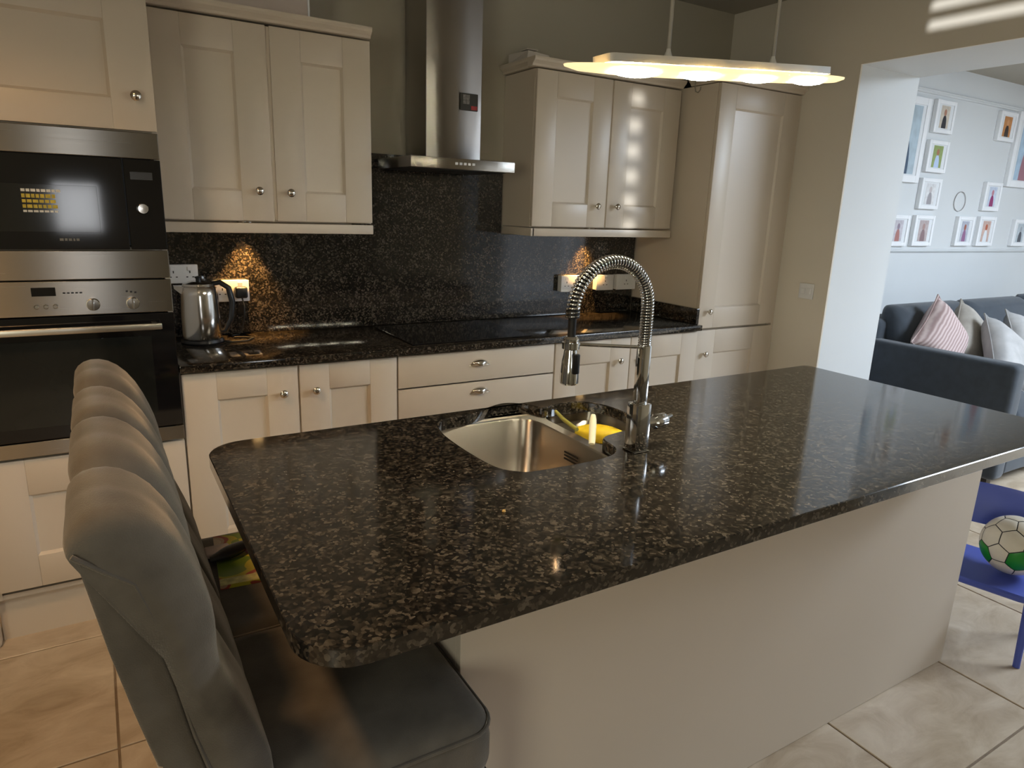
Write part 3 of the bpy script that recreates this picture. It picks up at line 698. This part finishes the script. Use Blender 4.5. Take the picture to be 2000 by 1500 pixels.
sh = obj('spray_head', lathe(NB(), [(0.012, 1.205), (0.017, 1.20), (0.017, 1.182), (0.014, 1.176), (0.015, 1.165), (0.018, 1.15), (0.021, 1.115), (0.021, 1.102), (0.017, 1.098), (0.0, 1.098)], (lx, TPY, 0), 20), M['chrome'], tp, 30)
obj('trigger', bx(lx - 0.008, TPY - 0.027, 1.125, lx + 0.008, TPY - 0.017, 1.17, bev=0.003), M['black'], sh, 40)
b = NB(); tube(b, [(lx + 0.016, TPY, 1.186), (TPX - 0.010, TPY, 1.166)], 0.004, 8); lathe(b, [(0.0175, 1.192), (0.0195, 1.192), (0.0195, 1.178), (0.0175, 1.178)], (lx, TPY, 0), 18)
obj('holder_arm', b, M['chrome'], tp, 40)
b = NB(); lathe(b, [(0.014, 0.02), (0.014, 0.052), (0.019, 0.056), (0.020, 0.086), (0.016, 0.092), (0.0, 0.092)], (TPX, TPY + 0.004, 0.974), 18, 'x'); tube(b, [(TPX + 0.075, TPY + 0.004, 0.974), (TPX + 0.105, TPY + 0.01, 0.978), (TPX + 0.12, TPY + 0.012, 0.980)], [0.006, 0.006, 0.005], 8)
obj('lever', b, M['chrome'], tp, 40)

# ------------------------------------------------------------------ pendant lamp above the island
LC = Vector((1.258, 1.20, 1.783)); TILT = math.atan2(0.073, 0.861); LW = 0.434; LD = 0.044
def lam(u, v, h):                  # lamp coordinates: u along, v across, h up
    return LC + Vector((u * math.cos(TILT) - h * math.sin(TILT), v, u * math.sin(TILT) + h * math.cos(TILT)))
pd = thing('pendant_lamp', tuple(LC), 'long oval pendant lamp, lit, hanging over the granite island', 'lamp')
def oval(su, sv, h, n=48): return [lam(su * math.copysign(abs(math.cos(2 * PI * k / n)) ** 0.8, math.cos(2 * PI * k / n)), sv * math.copysign(abs(math.sin(2 * PI * k / n)) ** 0.8, math.sin(2 * PI * k / n)), h) for k in range(n)]
b = NB(); loft(b, [oval(LW - 0.012, LD - 0.008, 0.001), oval(LW, LD, 0.001), oval(LW - 0.002, LD - 0.001, -0.003), oval(LW - 0.03, LD - 0.010, -0.010), oval(LW - 0.10, LD - 0.020, -0.014), oval(LW - 0.2, LD - 0.032, -0.016)], cap0=False, cap1=True)
obj('opal_shade', b, M['shade'], pd, 60)
b = NB()
lps = [[lam(u, v, h) for u, v in rrect(-0.345, -0.034, 0.345, 0.034, 0.012, 3)] for h in (0.004, 0.020)]
loft(b, lps); obj('top_tray', b, M['tray'], pd, 30)
b = NB()
for k in range(4):
    u0 = -0.27 + 0.18 * k
    lathe_pts = [lam(u0 + 0.06 * math.sin(PI * (j / 8 - 0.5)), -0.020, -0.010) for j in range(9)]
    tube(b, lathe_pts, [0.002 + 0.011 * math.cos(PI * (j / 8 - 0.5)) for j in range(9)], 10)
    blb = obj('bulb', b, M['bulb'], pd, 60); b = NB()
b.free()
for u in (-0.165, 0.165):
    p = lam(u, 0, 0.020)
    obj('suspension_cord', tube(NB(), [p, (p.x - 0.02 * 0, p.y, CZ - 0.001)], 0.0042, 8), plain('pale_cord', (0.40, 0.37, 0.32), 0.5), pd, 60)
    obj('cord_grip', lathe(NB(), [(0.009, p.z), (0.009, p.z + 0.006), (0.005, p.z + 0.016), (0.0045, p.z + 0.02)], (p.x, p.y, 0), 12), M['tray'], pd, 40)

# ------------------------------------------------------------------ bar stools
def make_stool(yc, label):
    s = thing('bar_stool', (0.22, yc, 0), label, 'bar stool', 'grey velvet bar stools')
    W = 0.222
    # rear slab of the back (profile seen from the side), rounded at the ends
    slabp = [(-0.055, 1.082), (-0.030, 1.060), (0.002, 1.034), (0.016, 0.990), (0.033, 0.904), (0.050, 0.806), (0.066, 0.735), (0.085, 0.650), (0.085, 0.55), (0.035, 0.55), (0.003, 0.774), (-0.015, 0.857), (-0.033, 0.949), (-0.049, 1.050)]
    b = NB(); lps = []
    for t in (-1, -0.985, -0.93, -0.5, 0, 0.5, 0.93, 0.985, 1):
        k = 0.012 if abs(t) == 1 else (0.004 if abs(t) > 0.97 else 0.0); bend = 0.035 * (t * t) 
        cx = sum(p[0] for p in slabp) / len(slabp); cz = sum(p[1] for p in slabp) / len(slabp)
        lps.append([(x - k * (1 if x > cx else -1) * 0.6, yc + W * t, z - (k if z > 1.0 else 0)) for x, z in slabp])
    loft(b, lps); obj('backrest', b, M['velvet'], s, 45)
    # padded cushion wrapping over the top and down the front, with a deep fold in the middle
    outer = [(-0.063, 1.074), (-0.064, 1.100), (-0.045, 1.121), (-0.014, 1.126), (0.020, 1.111), (0.052, 1.070), (0.075, 1.010), (0.088, 0.962), (0.088, 0.922), (0.086, 0.885), (0.102, 0.845), (0.128, 0.775), (0.150, 0.705), (0.150, 0.66)]
    inner = [(0.086, 0.66), (0.085, 0.68), (0.067, 0.733), (0.052, 0.80), (0.045, 0.85), (0.036, 0.90), (0.028, 0.93), (0.017, 0.99), (0.004, 1.030), (-0.012, 1.050), (-0.028, 1.064), (-0.042, 1.078), (-0.052, 1.084), (-0.0545, 1.074)]
    b = NB(); lps = []; n = 28
    for i in range(n + 1):
        t = -1 + 2 * i / n
        y = yc + (W + 0.006) * t
        e = max(0.0, (abs(t) - 0.84) / 0.16); rnd = 1 - math.sqrt(max(0.0, 1 - e * e)) 
        fold = 1.25 * math.exp(-abs(t / 0.11) ** 1.5) ; fold2 = 0.35 * (math.exp(-((abs(t) - 0.5) / 0.08) ** 2))
        lp = []
        for (ox, oz), (ix, iz) in zip(outer, inner[::-1]):
            f = 1 - 0.62 * rnd - (0.42 * fold + 0.16 * fold2) * min(1, max(0, (oz - 0.72) / 0.2))
            lp.append((ix + (ox - ix) * f, y, iz + (oz - iz) * f))
        lp += [(ix, y, iz) for ix, iz in inner]
        lps.append(lp)
    loft(b, lps)
    obj('back_cushion', b, M['velvet'], s, 70, subsurf=1)
    # welt along the near and far side seam
    for sd in (-1, 1):
        obj('piping', tube(NB(), [(x, yc + sd * (W + 0.001), z) for x, z in slabp[:7]], 0.0032, 6), M['velvet'], s, 60)
    # seat
    b = NB(); lps = []
    for ins, z in ((0.020, 0.53), (0.004, 0.54), (0.0, 0.56), (0.0, 0.60), (0.006, 0.632), (0.020, 0.648), (0.045, 0.656), (0.11, 0.660)):
        lps.append([(x, y, z) for x, y in rrect(0.088 + ins, yc - W - 0.002 + ins, 0.506 - ins, yc + W + 0.002 - ins, 0.05, 6)])
    loft(b, lps); st = obj('seat', b, M['velvet'], s, 60)
    obj('piping', tube(NB(), [(x, y, 0.627) for x, y in rrect(0.090, yc - W, 0.504, yc + W, 0.05, 6)] + [(0.504, yc + W - 0.05, 0.627)], 0.0035, 6), M['velvet'], st, 60)
    for lx_, ly in ((0.125, -1), (0.125, 1), (0.475, -1), (0.475, 1)):
        b = NB(); sp = 0.02 * (1 if lx_ > 0.3 else -1)
        yy = yc + ly * (W - 0.035)
        loft(b, [[(lx_ + sp + dx * 0.013, yy + dy * 0.013, 0.001) for dx, dy in ((-1, -1), (1, -1), (1, 1), (-1, 1))], [(lx_ + dx * 0.02, yy + dy * 0.02, 0.5295) for dx, dy in ((-1, -1), (1, -1), (1, 1), (-1, 1))]])
        obj('leg', b, M['wood'], s)
    b = NB(); box(b, 0.475, yc - W + 0.05, 0.20, 0.492, yc + W - 0.05, 0.225, 0.003)
    obj('footrest', b, M['nickel'], s)
    return s
make_stool(1.05, 'nearest grey velvet bar stool with padded back, its seat pushed under the island')
make_stool(1.51, 'grey velvet bar stool farther along the island with magazine on its seat')
# magazine and pouch on the farther stool
mgz = thing('magazine', (0.24, 1.53, 0.661), 'colourful yellow and red magazine on the farther stool seat', 'magazine')
m, N, L, B = newmat('magazine_cover'); tc = N.new('ShaderNodeTexCoord'); no = N.new('ShaderNodeTexNoise'); no.inputs['Scale'].default_value = 14; no.inputs['Detail'].default_value = 1
L.new(tc.outputs['Object'], no.inputs['Vector']); rp = N.new('ShaderNodeValToRGB'); cr = rp.color_ramp; cr.interpolation = 'CONSTANT'
cr.elements[0].position = 0; cr.elements[0].color = (0.16, 0.24, 0.03, 1); cr.elements[1].position = 0.62; cr.elements[1].color = (0.55, 0.43, 0.30, 1)
for p, c_ in ((0.42, (0.46, 0.40, 0.03)), (0.50, (0.38, 0.07, 0.04)), (0.56, (0.45, 0.30, 0.18))): e = cr.elements.new(p); e.color = (*c_, 1)
L.new(no.outputs['Fac'], rp.inputs['Fac']); L.new(rp.outputs['Color'], B.inputs['Base Color']); B.inputs['Roughness'].default_value = 0.35
MAGM = m
b = NB(); extr(b, [(0.160, 1.425), (0.345, 1.410), (0.365, 1.655), (0.180, 1.670)], 'z', 0.6605, 0.6685)
obj('cover', b, MAGM, mgz)
b = NB(); extr(b, [(0.161, 1.427), (0.344, 1.412), (0.347, 1.440), (0.164, 1.455)], 'z', 0.6686, 0.6692)
obj('title_band', b, plain('pale_yellow_band', (0.60, 0.56, 0.22), 0.4, 0, 0.3, 60), mgz)
pc = thing('small_pouch', (0.18, 1.55, 0.669), 'small black and pale pink pouch lying on the magazine', 'pouch')
b = NB(); lps = []
for k in range(9):
    a = k / 8; s = math.sin(PI * min(max(a, 0.06), 0.94)) ** 0.5
    lps.append([(0.155 + 0.10 * a, 1.525 + 0.045 * a + 0.022 * s * math.cos(j * PI / 6), 0.684 + 0.014 * s * math.sin(j * PI / 6)) for j in range(12)])
loft(b, lps); obj('case', b, M['black'], pc, 60)
obj('pale_side', bx(0.150, 1.555, 0.6695, 0.205, 1.60, 0.682, bev=0.005, seg=2), M['pinkp'], pc, 60)

# ------------------------------------------------------------------ lounge: picture wall
def photo_mat(name, bg, body, head, hx=0.5, hy=0.70, bw=0.26):
    m, N, L, B = newmat(name)
    tc = N.new('ShaderNodeTexCoord'); sp = N.new('ShaderNodeSeparateXYZ'); L.new(tc.outputs['Generated'], sp.inputs[0])
    no = N.new('ShaderNodeTexNoise'); no.inputs['Scale'].default_value = 5; L.new(tc.outputs['Generated'], no.inputs['Vector'])
    def ell(cx, cz, rx, rz):
        out = []
        for s, c_, r in ((sp.outputs[0], cx, rx), (sp.outputs[2], cz, rz)):
            a = N.new('ShaderNodeMath'); a.operation = 'SUBTRACT'; L.new(s, a.inputs[0]); a.inputs[1].default_value = c_
            d = N.new('ShaderNodeMath'); d.operation = 'DIVIDE'; L.new(a.outputs[0], d.inputs[0]); d.inputs[1].default_value = r
            p = N.new('ShaderNodeMath'); p.operation = 'MULTIPLY'; L.new(d.outputs[0], p.inputs[0]); L.new(d.outputs[0], p.inputs[1]); out.append(p)
        s = N.new('ShaderNodeMath'); s.operation = 'ADD'; L.new(out[0].outputs[0], s.inputs[0]); L.new(out[1].outputs[0], s.inputs[1])
        c = N.new('ShaderNodeMath'); c.operation = 'LESS_THAN'; L.new(s.outputs[0], c.inputs[0]); c.inputs[1].default_value = 1.0
        return c
    rp = N.new('ShaderNodeValToRGB'); rp.color_ramp.elements[0].color = (*[c * 0.6 for c in bg], 1); rp.color_ramp.elements[1].color = (*[min(1, c * 1.35) for c in bg], 1)
    L.new(no.outputs['Fac'], rp.inputs['Fac'])
    cur = rp.outputs['Color']
    for (e, col) in ((ell(hx, 0.05, bw, hy - 0.15), body), (ell(hx, hy, 0.15, 0.15), head)):
        mix = N.new('ShaderNodeMix'); mix.data_type = 'RGBA'; L.new(e.outputs[0], mix.inputs['Factor']); L.new(cur, mix.inputs[6]); mix.inputs[7].default_value = (*col, 1); cur = mix.outputs[2]
    L.new(cur, B.inputs['Base Color']); B.inputs['Roughness'].default_value = 0.4
    return m
def picture(x0, x1, z0, z1, label, bg, body, head, fw=0.028, mat=0.045, dep=0.032, group='white framed photos on the lounge wall', **kw):
    p = thing('picture_frame', ((x0 + x1) / 2, LY, z0), label, 'picture', group)
    b = NB(); y = LY - dep
    box(b, x0, y, z0, x0 + fw, LY - 0.0005, z1, 0.002, 1); box(b, x1 - fw, y, z0, x1, LY - 0.0005, z1, 0.002, 1)
    box(b, x0 + fw, y, z0, x1 - fw, LY - 0.0005, z0 + fw, 0.002, 1); box(b, x0 + fw, y, z1 - fw, x1 - fw, LY - 0.0005, z1, 0.002, 1)
    obj('frame', b, M['frame'], p)
    obj('mount', bx(x0 + fw, y + 0.007, z0 + fw, x1 - fw, y + 0.012, z1 - fw), M['mount'], p)
    obj('photo', bx(x0 + fw + mat, y + 0.0055, z0 + fw + 0.008, x1 - fw - mat, y + 0.007, z1 - fw - 0.008), photo_mat('photo_print', bg, body, head, **kw), p)
    return p
g = 0.013
picture(4.86, 5.375, 1.755, 2.345, 'large white frame with blue picture, cut by the opening edge', (0.45, 0.55, 0.62), (0.06, 0.10, 0.16), (0.4, 0.5, 0.6), 0.05, 0.04)
picture(5.452, 5.715, 2.125, 2.355, 'white frame with person in black top, topmost of the four-frame column', (0.62, 0.55, 0.46), (0.03, 0.03, 0.04), (0.42, 0.20, 0.13))
picture(5.442, 5.715, 1.842, 2.072, 'white frame with green and pale blue photo, second in the four-frame column', (0.30, 0.38, 0.14), (0.50, 0.62, 0.85), (0.40, 0.18, 0.10))
picture(5.435, 5.705, 1.570, 1.798, 'white frame with pale grey photo, third in the four-frame column', (0.72, 0.72, 0.73), (0.34, 0.32, 0.34), (0.55, 0.50, 0.50))
picture(5.095, 5.355, 1.288, 1.517, 'white frame at the lower left corner beside the opening edge', (0.55, 0.52, 0.56), (0.42, 0.18, 0.16), (0.28, 0.22, 0.28))
picture(5.430, 5.700, 1.290, 1.522, 'white frame with greyish pink photo, lowest in the four-frame column', (0.50, 0.42, 0.42), (0.26, 0.17, 0.18), (0.40, 0.26, 0.24))
picture(6.395, 6.665, 2.138, 2.365, 'white frame with orange and black photo, alone at the upper right', (0.55, 0.24, 0.08), (0.03, 0.02, 0.02), (0.60, 0.30, 0.14))
picture(6.380, 6.645, 1.582, 1.812, 'white frame with red and purple figure above the lower row', (0.55, 0.62, 0.74), (0.28, 0.03, 0.14), (0.50, 0.20, 0.25))
picture(6.050, 6.305, 1.292, 1.527, 'white frame with dark-haired figure, left of the paired lower frames', (0.45, 0.47, 0.55), (0.28, 0.12, 0.25), (0.35, 0.10, 0.06))
picture(6.385, 6.655, 1.292, 1.535, 'white frame with orange-red figure, right of the paired lower frames', (0.60, 0.42, 0.36), (0.75, 0.78, 0.82), (0.45, 0.10, 0.04))
picture(6.995, 7.265, 1.292, 1.523, 'white frame at the lower right end of the picture wall', (0.50, 0.56, 0.60), (0.08, 0.09, 0.11), (0.35, 0.38, 0.42))
picture(6.700, 7.215, 1.790, 2.390, 'large white frame with blue and pink picture at the right end', (0.42, 0.56, 0.70), (0.35, 0.16, 0.20), (0.5, 0.4, 0.45), 0.05, 0.05)
picture(7.40, 7.67, 1.292, 1.523, 'white frame with red photo beyond the large right-hand frame', (0.55, 0.45, 0.42), (0.35, 0.08, 0.07), (0.45, 0.25, 0.2))
picture(7.40, 7.67, 1.60, 1.83, 'white frame with brown photo above the red one at the far right', (0.40, 0.30, 0.24), (0.18, 0.10, 0.08), (0.45, 0.28, 0.2))
b = NB(); tube(b, [(6.06 + 0.085 * math.cos(a) , LY - 0.006, 1.635 + 0.085 * math.sin(a) * (1.0 if math.sin(a) > 0 else 0.8)) for a in [2 * PI * k / 24 for k in range(25)]], 0.003, 6)
tag(obj('wire_loop', b, M['wire'], None, 60), 'thin grey wire loop hung among the lounge pictures', 'wall decoration')

# ------------------------------------------------------------------ lounge: sofa and cushions
SX, SF, SB = 4.22, 1.68, 2.66
so = thing('sofa', (5.4, 2.2, 0), 'blue-grey fabric sofa with its arm towards the kitchen opening', 'sofa')
def soft(bm, x0, y0, z0, x1, y1, z1, r=0.04): return box(bm, x0, y0, z0, x1, y1, z1, r, 4)
obj('arm', soft(NB(), SX, SF, 0.06, SX + 0.13, SB - 0.02, 0.735, 0.035), M['sofa'], so, 60)
obj('arm', soft(NB(), 7.0, SF, 0.06, 7.17, SB - 0.02, 0.735, 0.035), M['sofa'], so, 60)
obj('base', soft(NB(), SX + 0.132, SF + 0.01, 0.08, 6.998, SB - 0.15, 0.30, 0.02), M['sofa'], so, 60)
obj('back', soft(NB(), SX + 0.03, SB - 0.148, 0.08, 7.14, SB + 0.06, 0.86, 0.05), M['sofa'], so, 60)
for k in range(3):
    x0 = SX + 0.135 + k * 0.880
    obj('seat_cushion', soft(NB(), x0, SF, 0.302, x0 + 0.862, SB - 0.15, 0.46, 0.045), M['sofa'], so, 60)
    b = NB(); lps = []
    for ins, d in ((0.05, 0), (0.01, 0.02), (0.0, 0.05), (0.0, 0.09), (0.02, 0.13), (0.06, 0.15)):
        lps.append([(x, SB - 0.16 - d + (z - 0.46) * 0.2, z) for x, z in rrect(x0 + ins, 0.462 + ins, x0 + 0.862 - ins, 0.945 - ins * 0.7 + 0.012 * (k == 2), 0.07, 5)])
    loft(b, lps); obj('back_cushion', b, M['sofa'], so, 60)
for lx_, ly in ((SX + 0.08, SF + 0.08), (SX + 0.08, SB - 0.1), (7.08, SF + 0.08), (7.08, SB - 0.1)):
    obj('leg', bx(lx_ - 0.025, ly - 0.025, 0.001, lx_ + 0.025, ly + 0.025, 0.0595), M['wood'], so)
def cushion(name, c, rot, mat, label, size=0.23, th=0.085):
    b = NB(); n = 12; top = []; bot = []
    for i in range(n + 1):
        ra, rb = [], []
        for j in range(n + 1):
            u, v = -1 + 2 * i / n, -1 + 2 * j / n
            pinch = 1 - 0.10 * (1 - abs(u) ** 2) * abs(v) ** 3 - 0.0; pin2 = 1 - 0.10 * (1 - abs(v) ** 2) * abs(u) ** 3
            h = th * ((1 - u ** 4) * (1 - v ** 4)) ** 0.6
            x, y = u * size * pin2, v * size * pinch
            ra.append(b.verts.new((x, y, h + 0.002))); rb.append(b.verts.new((x, y, -h - 0.002)))
        top.append(ra); bot.append(rb)
    for i in range(n):
        for j in range(n):
            b.faces.new((top[i][j], top[i + 1][j], top[i + 1][j + 1], top[i][j + 1])); b.faces.new((bot[i][j], bot[i][j + 1], bot[i + 1][j + 1], bot[i + 1][j]))
    for k in range(n):
        b.faces.new((top[k][0], bot[k][0], bot[k + 1][0], top[k + 1][0])); b.faces.new((top[k][n], top[k + 1][n], bot[k + 1][n], bot[k][n]))
        b.faces.new((top[0][k], top[0][k + 1], bot[0][k + 1], bot[0][k])); b.faces.new((top[n][k], bot[n][k], bot[n][k + 1], top[n][k + 1]))
    t = thing(name, c, label, 'cushion', 'scatter cushions on the sofa')
    o = obj('cover', b, mat, None, 60); o.parent = t
    rg = NB(); sq = [(-1, -1), (1, -1), (1, 1), (-1, 1)]
    pp = []
    for k in range(4):
        (u0, v0), (u1, v1) = sq[k], sq[(k + 1) % 4]
        for s in range(8):
            u, v = u0 + (u1 - u0) * s / 8, v0 + (v1 - v0) * s / 8
            pp.append((u * size * (1 - 0.10 * (1 - v * v) * abs(u) ** 3), v * size * (1 - 0.10 * (1 - u * u) * abs(v) ** 3), 0))
    pp.append(pp[0]); tube(rg, pp, 0.005, 6)
    p2 = obj('piping', rg, mat, None, 60); p2.parent = t
    t.rotation_euler = rot
    t.matrix_basis = Matrix.Translation(c) @ __import__('mathutils').Euler(rot).to_matrix().to_4x4()
    return t
def striped(name):
    m, N, L, B = newmat(name); tc = N.new('ShaderNodeTexCoord'); wv = N.new('ShaderNodeTexWave'); wv.inputs['Scale'].default_value = 13; wv.inputs['Distortion'].default_value = 2.0
    L.new(tc.outputs['Object'], wv.inputs['Vector']); rp = N.new('ShaderNodeValToRGB'); rp.color_ramp.elements[0].color = (0.36, 0.25, 0.24, 1); rp.color_ramp.elements[1].color = (0.62, 0.50, 0.48, 1)
    L.new(wv.outputs['Fac'], rp.inputs['Fac']); L.new(rp.outputs['Color'], B.inputs['Base Color']); B.inputs['Roughness'].default_value = 0.85
    return m
R_ = math.radians
cushion('scatter_cushion', (4.60, 2.29, 0.738), (R_(68), R_(45), R_(-20)), striped('striped_pink_fabric'), 'striped pink cushion propped on its corner by the sofa arm', 0.21)
cushion('scatter_cushion', (4.93, 2.27, 0.705), (R_(66), R_(38), R_(-14)), M['taupe'], 'taupe cushion leaning behind the silver one', 0.21)
cushion('scatter_cushion', (4.95, 2.04, 0.655), (R_(52), R_(30), R_(-14)), M['silver'], 'silver grey cushion in front of the taupe one', 0.22)
cushion('scatter_cushion', (5.50, 2.15, 0.66), (R_(56), R_(20), R_(-10)), M['silver'], 'pale grey cushion farthest along the sofa', 0.22)

# ------------------------------------------------------------------ child's chair and ball
ch = bpy.data.objects.new('child_chair', None); COL.objects.link(ch)
tag(ch, "child's blue plastic chair past the island end with ball on it", 'chair')
U = Vector((-0.24, 0.97, 0)).normalized(); D = Vector((0.97, 0.24, 0)).normalized(); O = Vector((2.517, 0.985, 0))
def cp_(u, d, z): return O + U * u + D * d + Vector((0, 0, z))
ch.location = cp_(0, 0.15, 0); ch.matrix_basis = Matrix.Translation(ch.location)
def cbox(u0, d0, z0, u1, d1, z1, bev=0.004):
    b = bx(u0, d0, z0, u1, d1, z1, bev=bev)
    for v in b.verts: v.co = cp_(v.co.x, v.co.y, v.co.z)
    return b
b = NB(); lps = []
for ins, z in ((0.006, 0.246), (0.0, 0.252), (0.0, 0.264), (0.006, 0.270), (0.03, 0.268), (0.08, 0.264)):
    lps.append([cp_(x, y, z) for x, y in rrect(-0.165 + ins, -0.005 + ins, 0.165 - ins, 0.31 - ins, 0.035, 5)])
loft(b, lps); obj('seat', b, M['blue'], ch, 40)
b = NB(); lps = []
for k in range(9):
    t = -1 + k / 4; bow = 0.035 * t * t
    lps.append([cp_(0.165 * t, 0.305 - bow, 0.37), cp_(0.165 * t, 0.318 - bow, 0.37), cp_(0.165 * t, 0.335 - bow, 0.515), cp_(0.165 * t, 0.330 - bow, 0.525), cp_(0.165 * t, 0.322 - bow, 0.515)])
loft(b, lps); obj('backrest', b, M['blue'], ch, 60)
for u in (-0.15, 0.15):
    obj('leg', tube(NB(), [cp_(u * 1.0, 0.045, 0.2455), cp_(u * 1.06, 0.025, 0.001)], [0.014, 0.011], 10), M['blue'], ch, 60)
    obj('leg', tube(NB(), [cp_(u, 0.27, 0.2455), cp_(u * 1.06, 0.30, 0.001)], [0.014, 0.011], 10), M['blue'], ch, 60)
    obj('back_post', tube(NB(), [cp_(u * 0.95, 0.285, 0.27), cp_(u * 0.95, 0.29, 0.40)], 0.011, 10), M['blue'], ch, 60)
# ball: a truncated icosahedron blown up to a sphere, each panel a piece
BC, BR = Vector((2.695, 0.965, 0.3745)), 0.104
bl = thing('ball', (BC.x, BC.y, BC.z - BR), "cream and green football on the blue child's chair", 'ball')
bm = NB(); bmesh.ops.create_icosphere(bm, subdivisions=1, radius=1.0)
iv = [v.co.normalized() for v in bm.verts]; ie = [(e.verts[0].index, e.verts[1].index) for e in bm.edges]; ifc = [[v.index for v in f.verts] for f in bm.faces]; bm.free()
RB = Matrix.Rotation(0.5, 3, 'X') @ Matrix.Rotation(0.35, 3, 'Y')
polys = []
for f in ifc:
    a, b_, c = (iv[i] for i in f); polys.append(('h', [a.lerp(b_, 1 / 3), a.lerp(b_, 2 / 3), b_.lerp(c, 1 / 3), b_.lerp(c, 2 / 3), c.lerp(a, 1 / 3), c.lerp(a, 2 / 3)]))
for i, v in enumerate(iv):
    nb = [iv[b2 if a2 == i else a2] for a2, b2 in ie if i in (a2, b2)]
    n1, n2 = frame_of(v); nb.sort(key=lambda q: math.atan2((q - v).dot(n2), (q - v).dot(n1)))
    polys.append(('p', [v.lerp(q, 1 / 3) for q in nb]))
b = NB(); bmesh.ops.create_icosphere(b, subdivisions=4, radius=BR * 0.985, matrix=Matrix.Translation(BC)); obj('seam_core', b, M['ballk'], bl, 60)
gi = 0
for kind, ps in polys:
    c = sum(ps, Vector()) / len(ps); b = NB(); rings = []
    for s, rr in ((0.95, 0.992), (0.86, 1.0), (0.5, 1.0), (0.2, 1.0)):
        ring = []
        for i in range(len(ps)):
            for t in (0, 0.33, 0.67):
                q = c.lerp(ps[i].lerp(ps[(i + 1) % len(ps)], t), s).normalized() * rr * BR
                ring.append(b.verts.new(BC + RB @ q))
        rings.append(ring)
    for r1, r2 in zip(rings, rings[1:]): bridge(b, r1, r2)
    b.faces.new(rings[-1])
    cw = RB @ c.normalized()
    green = (cw.z < 0.30 and cw.z > -0.55 and kind == 'h')
    obj('panel', b, M['ballg'] if green else M['ballw'], bl, 60)
